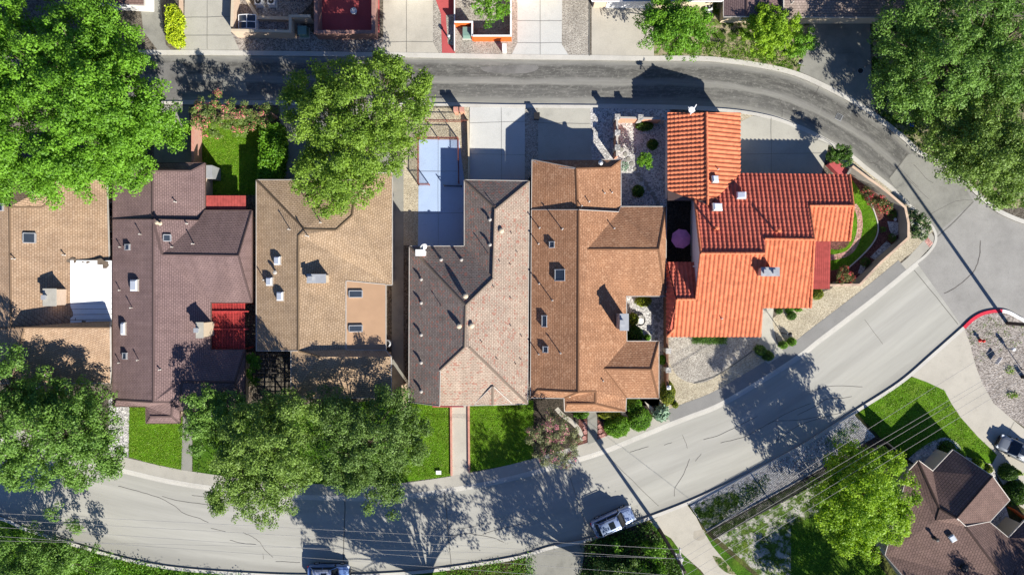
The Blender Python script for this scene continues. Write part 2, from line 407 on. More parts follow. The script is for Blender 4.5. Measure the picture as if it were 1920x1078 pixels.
LF['myrtle'] = m_leaf('leaf_myrtle', (0.06, 0.11, 0.02, 1), (0.17, 0.23, 0.05, 1), (0.68, 0.18, 0.20, 1), 0.80, trans=0.2)
LF['myrtlep'] = m_leaf('leaf_myrtle_pale', (0.10, 0.12, 0.045, 1), (0.26, 0.28, 0.13, 1), (0.66, 0.22, 0.32, 1), 0.76, trans=0.2)
LF['redfl'] = m_leaf('leaf_red_flower', (0.07, 0.10, 0.02, 1), (0.18, 0.17, 0.05, 1), (0.70, 0.04, 0.09, 1), 0.62, trans=0.2)
LF['shrub'] = m_leaf('leaf_shrub', (0.06, 0.18, 0.008, 1), (0.15, 0.32, 0.016, 1), trans=0.26)
LF['shrubd'] = m_leaf('leaf_shrub_dark', (0.03, 0.09, 0.008, 1), (0.08, 0.17, 0.015, 1), trans=0.2)
LF['olive'] = m_leaf('leaf_olive', (0.13, 0.16, 0.008, 1), (0.24, 0.28, 0.015, 1), trans=0.2)
LF['agave'] = m_leaf('leaf_blue_green', (0.12, 0.22, 0.15, 1), (0.26, 0.38, 0.26, 1), trans=0.1)
LF['white'] = m_leaf('leaf_white_flower', (0.03, 0.085, 0.015, 1), (0.08, 0.15, 0.03, 1), (0.65, 0.62, 0.55, 1), 0.72, trans=0.2)
LF['blade'] = m_leaf('grass_blade', (0.105, 0.24, 0.010, 1), (0.25, 0.42, 0.028, 1), (0.26, 0.30, 0.06, 1), 0.93, trans=0.25)
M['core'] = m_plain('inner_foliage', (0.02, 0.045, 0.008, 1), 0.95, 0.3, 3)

# ------------------------------------------------------------------ ground
Z0 = 0.12                      # top of the kerbs and lots above the carriageways
def smooth_line(pts, n=6):
    pts = [Vector((p[0], p[1], 0)) for p in pts]; out = []
    for i in range(len(pts) - 1):
        p0 = pts[max(i - 1, 0)]; p1 = pts[i]; p2 = pts[i + 1]; p3 = pts[min(i + 2, len(pts) - 1)]
        for k in range(n):
            t = k / n
            q = 0.5 * ((2 * p1) + (-p0 + p2) * t + (2 * p0 - 5 * p1 + 4 * p2 - p3) * t * t + (-p0 + 3 * p1 - 3 * p2 + p3) * t ** 3)
            out.append((q.x, q.y))
    out.append((pts[-1].x, pts[-1].y)); return out

def offset_line(pts, d):
    out = []
    for i, p in enumerate(pts):
        a = pts[max(i - 1, 0)]; b = pts[min(i + 1, len(pts) - 1)]
        t = Vector((b[0] - a[0], b[1] - a[1])).normalized()
        out.append((p[0] + t.y * d, p[1] - t.x * d))      # d > 0: to the left hand / up in the photo when going right
    return out

def sheet(name, px, z, mat, kind='structure', skirt=0.0, parent=None):
    pts = [P(u, v, 0) for u, v in px]
    if sum(pts[i].x * pts[(i + 1) % len(pts)].y - pts[(i + 1) % len(pts)].x * pts[i].y for i in range(len(pts))) < 0: pts = pts[::-1]
    n = len(pts)
    vs = [(p.x, p.y, z) for p in pts]; fs = [tuple(range(n))]
    if skirt:
        vs += [(p.x, p.y, z - skirt) for p in pts]
        fs += [(i, i + n, (i + 1) % n + n, (i + 1) % n) for i in range(n)]
    o = mk(name, vs, fs, mat, parent)
    bm = bmesh.new(); bm.from_mesh(o.data); bmesh.ops.triangulate(bm, faces=[f for f in bm.faces if len(f.verts) > 4]); bm.to_mesh(o.data); bm.free()
    if parent is None: tag(o, kind=kind)
    return o

def ribbon(name, line, d0, d1, z, mat, h=0.0, parent=None, kind='structure', uv=False):
    a = offset_line(line, d0); b = offset_line(line, d1)
    A = [P(*p) for p in a]; B = [P(*p) for p in b]
    n = len(A); vs = [(p.x, p.y, z) for p in A] + [(p.x, p.y, z) for p in B]; fs = [(i, i + 1, i + 1 + n, i + n) for i in range(n - 1)]
    uvs = None
    if uv:
        s = [0.0]
        for i in range(1, n): s.append(s[-1] + (B[i] - B[i - 1]).length)
        uvs = [((s[i], 0), (s[i + 1], 0), (s[i + 1], (A[i + 1] - B[i + 1]).length), (s[i], (A[i] - B[i]).length)) for i in range(n - 1)]
    if h:
        m = 2 * n
        vs += [(p.x, p.y, z - h) for p in A] + [(p.x, p.y, z - h) for p in B]
        fs += [(i, i + m, i + 1 + m, i + 1) for i in range(n - 1)] + [(i + n, i + 1 + n, i + 1 + n + m, i + n + m) for i in range(n - 1)]
        fs += [(0, n, n + m, m), (n - 1, n - 1 + m, 2 * n - 1 + m, 2 * n - 1)]
    o = mk(name, vs, fs, mat, parent, uvs=uvs)
    if parent is None: tag(o, kind=kind)
    return o

def strip2(name, la, lb, z, mat, n=90):
    """carriageway between two edge lines (both left to right), UV in metres"""
    def resample(l, n):
        l = [Vector(p) for p in l]; s = [0]
        for i in range(1, len(l)): s.append(s[-1] + (l[i] - l[i - 1]).length)
        out = []
        for k in range(n):
            t = s[-1] * k / (n - 1); i = 1
            while i < len(l) - 1 and s[i] < t: i += 1
            f = (t - s[i - 1]) / max(s[i] - s[i - 1], 1e-6); out.append(l[i - 1].lerp(l[i], f))
        return out
    A = [P(p[0], p[1]) for p in resample(la, n)]; B = [P(p[0], p[1]) for p in resample(lb, n)]
    s = [0.0]
    for i in range(1, n): s.append(s[-1] + (B[i] - B[i - 1]).length)
    vs = [(p.x, p.y, z) for p in A] + [(p.x, p.y, z) for p in B]
    fs = [(i + n, i + 1 + n, i + 1, i) for i in range(n - 1)]
    uvs = [((s[i], (A[i] - B[i]).length), (s[i + 1], (A[i + 1] - B[i + 1]).length), (s[i + 1], 0), (s[i], 0)) for i in range(n - 1)]
    return tag(mk(name, vs, fs, mat, uvs=uvs), kind='structure')

mk('ground', [(-400, -400, -0.02), (400, -400, -0.02), (400, 400, -0.02), (-400, 400, -0.02)], [(0, 1, 2, 3)], M['earth'])['kind'] = 'structure'

lane_n = smooth_line([(-1200, 103), (-300, 103), (320, 104), (700, 108), (960, 112), (1100, 113.5), (1200, 115), (1300, 115), (1360, 119), (1440, 131), (1500, 147), (1570, 180), (1610, 203), (1650, 231), (1690, 262), (1716, 287)])
lane_s = smooth_line([(-1200, 189), (-300, 190), (340, 191), (480, 192), (820, 195), (960, 197), (1100, 198), (1250, 200), (1330, 203), (1390, 208), (1440, 217), (1473, 227), (1513, 244), (1557, 267), (1594, 290), (1627, 317), (1657, 340), (1684, 362)])
st_n = smooth_line([(-1200, 640), (-150, 790), (0, 822), (60, 838), (150, 862), (240, 884), (317, 901.7), (401, 915), (500, 928), (590, 932), (680, 934), (760, 930), (864, 915), (960, 896), (1060, 868), (1127, 848), (1194, 821), (1250, 798), (1294, 781), (1351, 758), (1440, 706), (1500, 667), (1533, 641), (1574, 610), (1647, 554), (1720, 494)])
st_s = smooth_line([(-1200, 760), (-150, 930), (0, 967), (50, 988), (134, 1015), (234, 1044), (334, 1062), (480, 1073), (600, 1076), (714, 1073), (814, 1065), (960, 1043), (1034, 1022), (1107, 1007), (1190, 977), (1287, 940), (1370, 902), (1440, 866), (1510, 828), (1600, 770), (1684, 716), (1745, 664), (1804, 612)])
strip2('lane', lane_n, lane_s, 0.012, M['lane'], 140)
strip2('street', st_n, st_s, 0.012, M['street'], 140)
corner = smooth_line([(1684, 362), (1716, 393), (1741, 416), (1752, 430), (1756, 445), (1752, 461), (1738, 479), (1720, 494)])
isle = smooth_line([(1804, 612), (1821, 596), (1841, 585), (1867, 580), (1888, 582), (1908, 592), (1925, 603), (1960, 640), (1990, 700), (2010, 800), (2010, 1000), (2010, 1300)])
east_n = smooth_line([(1716, 287), (1740, 300), (1777, 318), (1797, 334), (1835, 372), (1880, 405), (1960, 430), (2100, 440), (2900, 440)])
sheet('junction', corner + isle[:37] + [(2900, 700)] + east_n[::-1], 0.016, M['junction'])
sheet('concrete_apron', [(1667, 334), (1700, 291), (1716, 286)] + east_n[1:20] + [(1825, 378), (1754, 440), (1752, 430), (1741, 416), (1716, 393), (1684, 362)], 0.020, M['conc_old'])

# lots (raised by the kerb height, real sides)
sheet('middle_lots', lane_s + corner[1:] + st_n[::-1][1:], Z0, M['yard'], skirt=0.14)
sheet('north_lots', [(-1200, -1500)] + lane_n + east_n[1:] + [(2900, -1500)], Z0, M['yard'], skirt=0.14)
sheet('south_lots', st_s + isle[1:] + [(-1200, 2200)], Z0, M['earth'], skirt=0.14)
L = lambda i: Z0 + 0.004 * i
KERB = 0.03
ribbon('kerb', lane_n, 0, 9, Z0 + KERB, M['kerb'], h=0.14)
ribbon('kerb', lane_s, -6, 0, Z0 + KERB, M['kerb'], h=0.14)
ribbon('kerb', st_n, 0, 5, Z0 + KERB, M['kerb'], h=0.14)
ribbon('kerb', corner, -5, 0, Z0 + KERB, M['kerb'], h=0.14)
ribbon('kerb', st_s, -6, 0, Z0 + KERB, M['kerb'], h=0.14)
ribbon('painted_kerb', isle[:22], -6, 0, Z0 + KERB + 0.02, M['redpaint'], h=0.16)
ribbon('painted_kerb', isle[21:], -6, 0, Z0 + KERB + 0.02, M['whitepaint'], h=0.16)
ribbon('kerb', east_n, 0, 8, Z0 + KERB, M['kerb'], h=0.14)
ci = [i for i, p in enumerate(st_n) if p[0] > 1250][0]
cj = [i for i, p in enumerate(st_n) if p[0] > 1712][0]
ribbon('gutter_apron', st_n, -5, 0, 0.016, M['kerb'])
ribbon('gutter_apron', lane_s, 0, 3, 0.016, M['kerb'])
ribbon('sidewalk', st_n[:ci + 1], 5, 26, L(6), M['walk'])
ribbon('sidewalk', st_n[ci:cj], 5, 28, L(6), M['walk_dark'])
sheet('sidewalk', [(1640, 534), (1700, 484), (1745, 436), (1750, 445), (1748, 458), (1722, 486), (1713, 494), (1690, 512)], L(5), M['walk'])
sheet('kerb_ramp_pad', [(1732, 453), (1738, 445), (1748, 456), (1741, 464)], L(8), M['pinkpave'])

# north row yards
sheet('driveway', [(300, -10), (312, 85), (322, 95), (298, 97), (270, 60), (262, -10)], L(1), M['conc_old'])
sheet('driveway', [(348, -15), (346, 60), (340, 95), (450, 95), (434, 62), (432, -15)], L(2), M['conc'])
sheet('gravel_bed', [(434, 62), (450, 95), (708, 98), (720, 72), (600, 72), (555, 40), (600, -10), (436, -10)], L(1), M['gravel_rock'])
sheet('red_patio', [(600, -15), (600, 63), (712, 63), (712, -15)], L(3), M['redpave'])
sheet('driveway', [(719, -15), (719, 78), (706, 99), (825, 103), (812, 80), (812, -15)], L(3), M['conc2'])
sheet('gravel_bed', [(812, -15), (812, 80), (826, 103), (960, 103), (970, 82), (970, -15)], L(1), M['gravel'])
sheet('red_path', [(815, -5), (827, 28), (829, 101), (854, 101), (854, 88), (840, 84), (836, 30), (853, 28), (853, -5)], L(4), M['redpave'])
sheet('driveway', [(970, -15), (970, 82), (959, 104), (1066, 105), (1053, 84), (1054, -15)], L(3), M['conc3'])
sheet('gravel_bed', [(1054, -15), (1053, 84), (1066, 105), (1105, 106), (1105, -15)], L(2), M['gravel'])
sheet('driveway', [(1109, -15), (1109, 106), (1226, 106), (1222, -15)], L(3), M['conc2'])
sheet('rough_grass', [(1222, -15), (1226, 107), (1310, 107), (1360, 111), (1440, 122), (1500, 138), (1512, 110), (1530, 60), (1500, -15)], L(1), M['rough'])
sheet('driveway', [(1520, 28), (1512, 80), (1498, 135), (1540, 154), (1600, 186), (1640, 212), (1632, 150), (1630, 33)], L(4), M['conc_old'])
sheet('rough_grass', [(1632, 33), (1634, 150), (1645, 212), (1690, 250), (1716, 278), (1777, 308), (1860, 390), (2000, 390), (2100, 33)], L(2), M['rough'])

# middle lots
sheet('driveway', [(290, 199), (355, 199), (360, 308), (290, 308)], L(1), M['conc_old'])
sheet('lawn', [(379, 212), (486, 212), (486, 366), (379, 366)], L(2), M['lawn'])
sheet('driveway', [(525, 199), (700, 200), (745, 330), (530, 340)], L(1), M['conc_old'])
sheet('gravel_yard', [(735, 200), (880, 201), (880, 460), (757, 460), (757, 300)], L(2), M['gravel_tan'])
sheet('side_path', [(735, 300), (757, 300), (757, 750), (735, 750)], L(3), M['conc_old'])
sheet('blue_patio', [(786, 262), (861, 262), (872, 350), (872, 462), (784, 462)], L(5), M['patio'])
sheet('driveway', [(881, 202), (984, 203), (984, 350), (880, 350)], L(4), M['conc3'])
sheet('gravel_bed', [(984, 203), (1009, 203), (1009, 310), (984, 345)], L(2), M['gravel'])
sheet('driveway', [(1009, 203), (1106, 203), (1110, 305), (1009, 305)], L(4), M['conc'])
sheet('gravel_bed', [(1106, 204), (1256, 206), (1256, 400), (1106, 400)], L(2), M['gravel_white'])
sheet('court_floor', [(1165, 550), (1256, 550), (1256, 760), (1165, 760)], L(2), M['gravel_white'])
sheet('driveway', [(1385, 215), (1440, 222), (1475, 233), (1515, 250), (1553, 270), (1540, 326), (1385, 326)], L(4), M['conc'])
sheet('gravel_bed', [(1387, 212), (1412, 217), (1387, 230)], L(5), M['gravel_tan'])
sheet('gravel_bed', [(1553, 270), (1594, 296), (1627, 323), (1684, 368), (1716, 400), (1748, 433), (1732, 462), (1700, 480), (1640, 530), (1583, 583), (1507, 633), (1463, 657), (1445, 600), (1470, 577), (1560, 540), (1560, 300)], L(3), M['gravel_tan'])
sheet('inner_court', [(1250, 375), (1300, 375), (1300, 500), (1250, 500)], L(4), M['soil'])
# corner garden of the tiled house
sheet('garden_bed', [(1575, 330), (1590, 325), (1625, 345), (1660, 372), (1685, 395), (1690, 440), (1650, 480), (1600, 525), (1540, 530), (1540, 450)], L(5), M['mulch'])
sheet('lawn', smooth_line([(1594, 335), (1607, 352), (1625, 380), (1640, 405), (1643, 430), (1634, 455), (1612, 480), (1590, 500), (1545, 505), (1545, 470), (1575, 468), (1590, 458), (1592, 440)], 4), L(6), M['lawn'])
ribbon('brick_path', smooth_line([(1600, 385), (1609, 400), (1611, 428), (1604, 455), (1592, 472), (1575, 480), (1555, 483)]), -5, 5, L(7), M['pinkpave'])
ribbon('garden_edging', smooth_line([(1620, 355), (1637, 395), (1645, 425), (1640, 448), (1622, 472), (1590, 502)]), -1, 1, L(8) + 0.05, M['kerb'], h=0.06)
for q in ([(1662, 415), (1683, 417), (1683, 440), (1672, 446), (1666, 430)], [(1661, 452), (1671, 460), (1640, 488), (1630, 482)], [(1612, 497), (1622, 500), (1616, 515), (1607, 512)]):
    sheet('white_rock_bed', q, L(7), M['gravel_white'])
# front of the tiled house
sheet('gravel_bed', smooth_line([(1253, 630), (1430, 630), (1412, 655), (1375, 680), (1335, 710), (1300, 718), (1270, 705), (1255, 680)], 3), L(5), M['gravel'])
sheet('gravel_bed', [(1253, 628), (1432, 628), (1470, 662), (1452, 690), (1365, 745), (1250, 790), (1235, 760), (1240, 690)], L(4), M['gravel_tan'])
sheet('front_walk', [(1427, 577), (1450, 577), (1447, 600), (1455, 640), (1470, 662), (1440, 682), (1410, 660), (1427, 631)], L(7), M['conc'])
# fronts of the other houses
sheet('gravel_bed', [(205, 745), (244, 745), (242, 857), (205, 850)], L(2), M['gravel_white'])
sheet('lawn', [(244, 763), (344, 763), (341, 880), (284, 867), (243, 856)], L(3), M['lawn'])
sheet('front_walk', [(344, 780), (362, 780), (361, 888), (341, 883)], L(4), M['conc_old'])
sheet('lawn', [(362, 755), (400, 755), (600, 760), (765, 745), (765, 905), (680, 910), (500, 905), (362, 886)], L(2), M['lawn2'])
sheet('lawn', [(765, 750), (846, 758), (846, 891), (765, 902)], L(3), M['lawn'])
sheet('front_walk', [(846, 755), (881, 755), (881, 886), (846, 892)], L(5), M['conc2'])
sheet('lawn', [(881, 755), (1000, 750), (1000, 860), (960, 870), (881, 884)], L(3), M['lawn'])
sheet('garden_bed', [(995, 740), (1240, 740), (1250, 770), (1190, 795), (1060, 845), (1000, 860)], L(2), M['soil'])
sheet('front_walk', [(1101, 768), (1119, 768), (1120, 826), (1102, 832)], L(8), M['conc_old'])
sheet('garden_bed', [(1085, 785), (1101, 785), (1101, 830), (1083, 838)], L(5), M['mulch'])
sheet('garden_bed', [(1120, 785), (1135, 795), (1140, 818), (1120, 824)], L(5), M['mulch'])
ribbon('stone_path', smooth_line([(1043, 765), (1055, 778), (1072, 790), (1086, 806), (1092, 825)]), -4, 4, L(6), M['conc2'])
ribbon('stone_path', smooth_line([(1166, 772), (1176, 785), (1187, 800)]), -4, 4, L(6), M['conc2'])
sheet('stone_path', [(1208, 752), (1226, 765), (1224, 776)], L(6), M['conc2'])
# south side
sheet('driveway', [(985, 1042), (1040, 1024), (1098, 1012), (1085, 1110), (990, 1110)], L(3), M['conc_old'])
sheet('dark_ground', [(1098, 1012), (1192, 982), (1218, 977), (1268, 1045), (1290, 1110), (1085, 1110)], L(1), M['soil'])
sheet('rough_grass', [(1216, 977), (1240, 990), (1278, 1034), (1330, 1090), (1290, 1100), (1262, 1050)], L(2), M['lawn2'])
sheet('driveway', [(1218, 975), (1250, 960), (1286, 943), (1305, 968), (1320, 999), (1340, 1022), (1425, 1100), (1340, 1100), (1313, 1067), (1278, 1036), (1258, 1008), (1235, 994)], L(4), M['conc2'])
sheet('rough_grass', [(1318, 994), (1345, 1020), (1440, 1100), (1400, 1100), (1335, 1022)], L(5), M['lawn2'])
sheet('gravel_bed', [(1292, 946), (1370, 908), (1440, 872), (1510, 834), (1600, 776), (1640, 818), (1600, 850), (1480, 915), (1325, 995)], L(3), M['gravel_white'])
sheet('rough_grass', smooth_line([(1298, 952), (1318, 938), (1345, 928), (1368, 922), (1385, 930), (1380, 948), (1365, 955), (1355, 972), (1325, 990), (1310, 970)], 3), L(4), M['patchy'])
sheet('dry_yard', [(1325, 990), (1480, 910), (1640, 818), (1700, 870), (1560, 960), (1480, 1100), (1450, 1100)], L(2), M['deadgrass'])
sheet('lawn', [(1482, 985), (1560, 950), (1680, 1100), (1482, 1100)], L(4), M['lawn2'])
sheet('lawn', smooth_line([(1607, 774), (1655, 742), (1700, 708), (1737, 716), (1769, 731), (1783, 757), (1799, 781), (1832, 818), (1867, 852), (1857, 868), (1835, 862), (1808, 852), (1796, 832), (1772, 819), (1740, 830), (1710, 850), (1690, 860), (1648, 818)], 3), L(4), M['lawn'])
sheet('gravel_bed', [(1690, 870), (1740, 825), (1775, 817), (1798, 832), (1812, 856), (1860, 870), (1900, 1000), (1700, 1000)], L(3), M['gravel_white'])
sheet('driveway', [(1702, 703), (1745, 668), (1806, 616), (1817, 644), (1827, 684), (1840, 718), (1861, 755), (1891, 781), (1930, 812), (2100, 950), (2000, 1010), (1900, 940), (1856, 872), (1868, 852), (1832, 818), (1799, 781), (1783, 757), (1769, 731), (1737, 716)], L(6), M['conc2'])
sheet('gravel_island', [(1806, 617)] + offset_line(isle, -5)[4:] + [(1960, 830), (1930, 808), (1891, 781), (1861, 755), (1840, 718), (1827, 684), (1817, 644)], L(4), M['gravel_rock'])
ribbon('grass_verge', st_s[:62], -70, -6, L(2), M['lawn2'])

sheet('lane_patch', [(416, 156), (430, 152), (462, 155), (464, 179), (440, 181), (417, 177)], 0.016, M['conc_old'])
for q in ([(300, 120), (338, 118), (352, 140), (345, 180), (310, 186)], [(900, 126), (990, 122), (1010, 128), (985, 138), (915, 136)]): sheet('lane_patch', smooth_line(q + q[:1], 4)[:-1], 0.015, M['lane_worn'])
for q, nm in (([(1300, 995), (1318, 992), (1322, 1005), (1312, 1012), (1300, 1008)], 0), ([(1335, 1040), (1352, 1045), (1368, 1062), (1380, 1075), (1362, 1072), (1345, 1058)], 1)): sheet('verge_patch', smooth_line(q + q[:1], 4)[:-1], L(4) + .003, M['dirt'] if nm == 0 else M['rough'])

# cracks, joints and one painted wire shadow
def crack(px, w=0.05, mat='crack', z=0.022, parent=None):
    pts = smooth_line(px, 4); out = []
    for i, p in enumerate(pts):
        j = 0.5 if 0 < i < len(pts) - 1 else 0
        out.append((p[0] + R.uniform(-j, j), p[1] + R.uniform(-j, j)))
    A = offset_line(out, w * 17.5 / 2); B = offset_line(out, -w * 17.5 / 2)
    return [P(*p) for p in A], [P(*p) for p in B]
def cracks(name, lst, mat, z):
    vs = []; fs = []
    for px, w in lst:
        A, B = crack(px, w); n = len(A); b = len(vs)
        vs += [(p.x, p.y, z) for p in A] + [(p.x, p.y, z) for p in B]
        fs += [(b + i, b + i + 1, b + i + 1 + n, b + i + n) for i in range(n - 1)]
    tag(mk(name, vs, fs, M[mat]), kind='structure')
cracks('road_cracks', [
    ([(222, 911), (250, 918), (285, 928), (310, 938), (330, 950), (345, 962), (370, 970), (391, 979)], .042),
    ([(304, 930), (330, 937), (370, 943), (409, 948)], .042), ([(360, 928), (385, 931), (405, 935)], .035),
    ([(396, 990), (423, 996)], .035), ([(431, 1012), (455, 1018), (480, 1020)], .042), ([(456, 998), (470, 1004), (480, 1010)], .035),
    ([(480, 1010), (488, 1017), (497, 1030), (512, 1044)], .042), ([(517, 1052), (545, 1053), (563, 1054)], .042), ([(493, 1037), (494, 1048)], .035),
    ([(842, 1005), (870, 1000), (890, 1001), (925, 1008), (945, 1016)], .05), ([(865, 991), (890, 986), (909, 981)], .035),
    ([(905, 1001), (930, 993), (960, 986), (985, 980)], .042), ([(1181, 847), (1198, 842), (1216, 837)], .042), ([(1245, 834), (1260, 829)], .035),
    ([(1279, 815), (1285, 828), (1289, 840)], .035), ([(1264, 930), (1267, 912), (1282, 888), (1293, 860)], .042), ([(1304, 864), (1315, 850)], .035),
    ([(1319, 824), (1345, 817), (1375, 803), (1400, 790), (1420, 780)], .042), ([(1351, 830), (1395, 819), (1425, 803), (1450, 790), (1500, 787), (1540, 780)], .042),
    ([(1528, 730), (1555, 724), (1580, 723), (1617, 725)], .042), ([(1495, 778), (1530, 760), (1550, 748), (1580, 746), (1597, 743)], .042),
    ([(1440, 795), (1480, 772), (1520, 756)], .042), ([(1455, 828), (1480, 808), (1510, 792), (1545, 782), (1575, 774)], .042),
    ([(1455, 793), (1460, 815), (1456, 828)], .035), ([(1461, 185), (1466, 200), (1466, 220)], .035), ([(1535, 163), (1530, 175), (1522, 184)], .035),
    ([(1684, 312), (1702, 332), (1722, 352)], .035), ([(1703, 338), (1722, 356), (1742, 374)], .035), ([(1713, 309), (1740, 338), (1750, 343)], .04),
    ([(1657, 296), (1640, 306), (1623, 303)], .042), ([(1838, 451), (1836, 480), (1828, 505), (1815, 520), (1790, 540), (1770, 550)], .09),
    ([(1720, 420), (1745, 402), (1790, 378), (1825, 376)], .035)], 'crack', 0.024)
cracks('road_joints_wire_shadow', [
    ([(647, 936), (646, 975), (644, 1055), (643, 1072)], .11), ([(833, 921), (839, 980), (846, 1062)], .07), ([(1714, 507), (1755, 557), (1796, 608)], .07),
    ([(1640, 530), (1590, 560)], .04), ([(1621, 599), (1655, 645)], .04), ([(1756, 445), (1790, 415), (1825, 378)], .10), ([(1667, 334), (1684, 312), (1702, 290)], .12),
    ([(1145, 860), (1200, 915), (1235, 948)], .05), ([(1060, 868), (1100, 990)], .04)], 'joint', 0.023)  # first line: cast shadow of the overhead wires, drawn as dark colour
cracks('slab_joints', [
    ([(970, 41), (1054, 41)], .028), ([(970, 82), (1054, 82)], .028), ([(1013, -10), (1013, 104)], .028), ([(763, -5), (763, 100)], .028), ([(719, 80), (812, 80)], .028),
    ([(940, 203), (940, 345)], .025), ([(881, 232), (984, 229)], .025), ([(880, 290), (984, 291)], .025), ([(346, 68), (436, 68)], .03), ([(390, -5), (390, 94)], .03), ([(346, 35), (432, 33)], .03),
    ([(1009, 231), (1106, 233)], .028), ([(1856, 872), (1900, 790)], .028), ([(1410, 657), (1350, 700), (1300, 718)], .10), ([(1105, -15), (1105, 106)], .14),
    ([(786, 322), (860, 322)], .028), ([(784, 400), (872, 400)], .028), ([(822, 262), (822, 462)], .02), ([(1387, 290), (1550, 288)], .028), ([(1445, 222), (1445, 326)], .028), ([(1512, 103), (1600, 100)], .025), ([(1555, 160), (1632, 120)], .025)], 'joint', Z0 + 0.050)

# ------------------------------------------------------------------ houses
def W3(p): return P(p[0], p[1], p[2])

def roof_mesh(faces):
    """merge roof facets given as (u, v, z) -> welded world verts, faces"""
    vs = []; key = {}; fs = []
    for f in faces:
        idx = []
        for p in f:
            k = (round(p[0], 1), round(p[1], 1), round(p[2], 2))
            if k not in key: key[k] = len(vs); vs.append(W3(p))
            idx.append(key[k])
        a = sum(vs[idx[i]].x * vs[idx[(i + 1) % len(idx)]].y - vs[idx[(i + 1) % len(idx)]].x * vs[idx[i]].y for i in range(len(idx)))
        if a < 0: idx = idx[::-1]
        fs.append(idx)
    return vs, fs

def face_uv(vs, f):
    n = Vector((0, 0, 0))
    for i in range(len(f)):
        a = vs[f[i]]; b = vs[f[(i + 1) % len(f)]]
        n += Vector(((a.y - b.y) * (a.z + b.z), (a.z - b.z) * (a.x + b.x), (a.x - b.x) * (a.y + b.y)))
    n.normalize()
    up = Vector((0, 0, 1)) - n * n.z
    up = Vector((0, 1, 0)) if up.length < 0.03 else up.normalized()
    # snap the courses to the house walls
    al = up.cross(n).normalized()
    return [(vs[i].dot(al), vs[i].dot(up)) for i in f], n, al, up

def tessellate(pts):
    from mathutils.geometry import tessellate_polygon
    out = []
    for t in tessellate_polygon([[Vector((p.x, p.y, 0)) for p in pts]]):
        a, b, c = (pts[i] for i in t)
        ar = (b.x - a.x) * (c.y - a.y) - (c.x - a.x) * (b.y - a.y)
        if abs(ar) < 1e-7: continue
        out.append(tuple(t) if ar > 0 else tuple(t[::-1]))
    return out

def add_roof(house, faces, mat, name='roof', caps=True, thick=0.16, gutter=True, trim='trim', steep=1.2, alt=None):
    faces = [[(p[0], p[1], 3 + (p[2] - 3) * (steep if p[2] > 3 else 1)) for p in f] for f in faces]
    vs, fs = roof_mesh(faces); uvs = [face_uv(vs, f)[0] for f in fs]
    nv = len(vs); allv = list(vs) + [v - Vector((0, 0, thick)) for v in vs]
    edges = {}
    for fi, f in enumerate(fs):
        for i in range(len(f)):
            a, b = f[i], f[(i + 1) % len(f)]
            edges.setdefault((min(a, b), max(a, b)), []).append((fi, a, b))
    tri = []; tuv = []; am = []
    for fi, (f, uv) in enumerate(zip(fs, uvs)):
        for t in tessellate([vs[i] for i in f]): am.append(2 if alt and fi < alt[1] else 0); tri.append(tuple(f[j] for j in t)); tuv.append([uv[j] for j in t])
    allf = list(tri) + [tuple(i + nv for i in f[::-1]) for f in tri]
    alluv = list(tuv) + [[(0, 0)] * 3 for f in tri]
    mi = am + [1] * len(tri)
    gut = MB(); cap = MB()
    for (a, b), l in edges.items():
        if len(l) == 1:
            _, p, q = l[0]
            allf.append((q, p, p + nv, q + nv)); alluv.append([(0, 0)] * 4); mi.append(1)
            A, B = vs[p], vs[q]; d = (B - A)
            if d.length < 0.25: continue
            o = Vector((d.y, -d.x, 0)).normalized() * 0.03
            gut.bar(A + o - Vector((0, 0, .07)), B + o - Vector((0, 0, .07)), 0.07, 0.17)
        elif caps:
            A, B = vs[a], vs[b]
            n1 = face_uv(vs, fs[l[0][0]])[1]; n2 = face_uv(vs, fs[l[1][0]])[1]
            c1 = sum((vs[i] for i in fs[l[0][0]]), Vector()) / len(fs[l[0][0]])
            if (c1 - A).dot(n2) < -0.02 and (A - B).length > 0.8:      # convex: ridge or hip
                nn = (n1 + n2).normalized(); off = nn * 0.02
                d = (B - A).normalized()
                s1 = (d.cross(n1)).normalized(); s2 = (d.cross(n2)).normalized()
                if (c1 - A).dot(s1) < 0: s1 = -s1
                c2 = sum((vs[i] for i in fs[l[1][0]]), Vector()) / len(fs[l[1][0]])
                if (c2 - A).dot(s2) < 0: s2 = -s2
                w = 0.13
                q = [A + off, B + off, B + s1 * w + n1 * 0.025, A + s1 * w + n1 * 0.025, B + s2 * w + n2 * 0.025, A + s2 * w + n2 * 0.025,
                     A + s1 * w, B + s1 * w, A + s2 * w, B + s2 * w]
                q[0] = A + nn * 0.05; q[1] = B + nn * 0.05
                cap.add(q, [(0, 1, 2, 3), (1, 0, 5, 4), (3, 2, 7, 6), (4, 5, 8, 9)])
    r = mk(name, allv, allf, [mat, M['trim']] + ([alt[0]] if alt else []), house, mi=mi, uvs=alluv)
    if gutter and gut.v: gut.build('gutter', M[trim], r_local(r, house))
    if cap.v:
        c = cap.build('ridge_cap', mat, r_local(r, house))
    return r

def r_local(r, house): return r

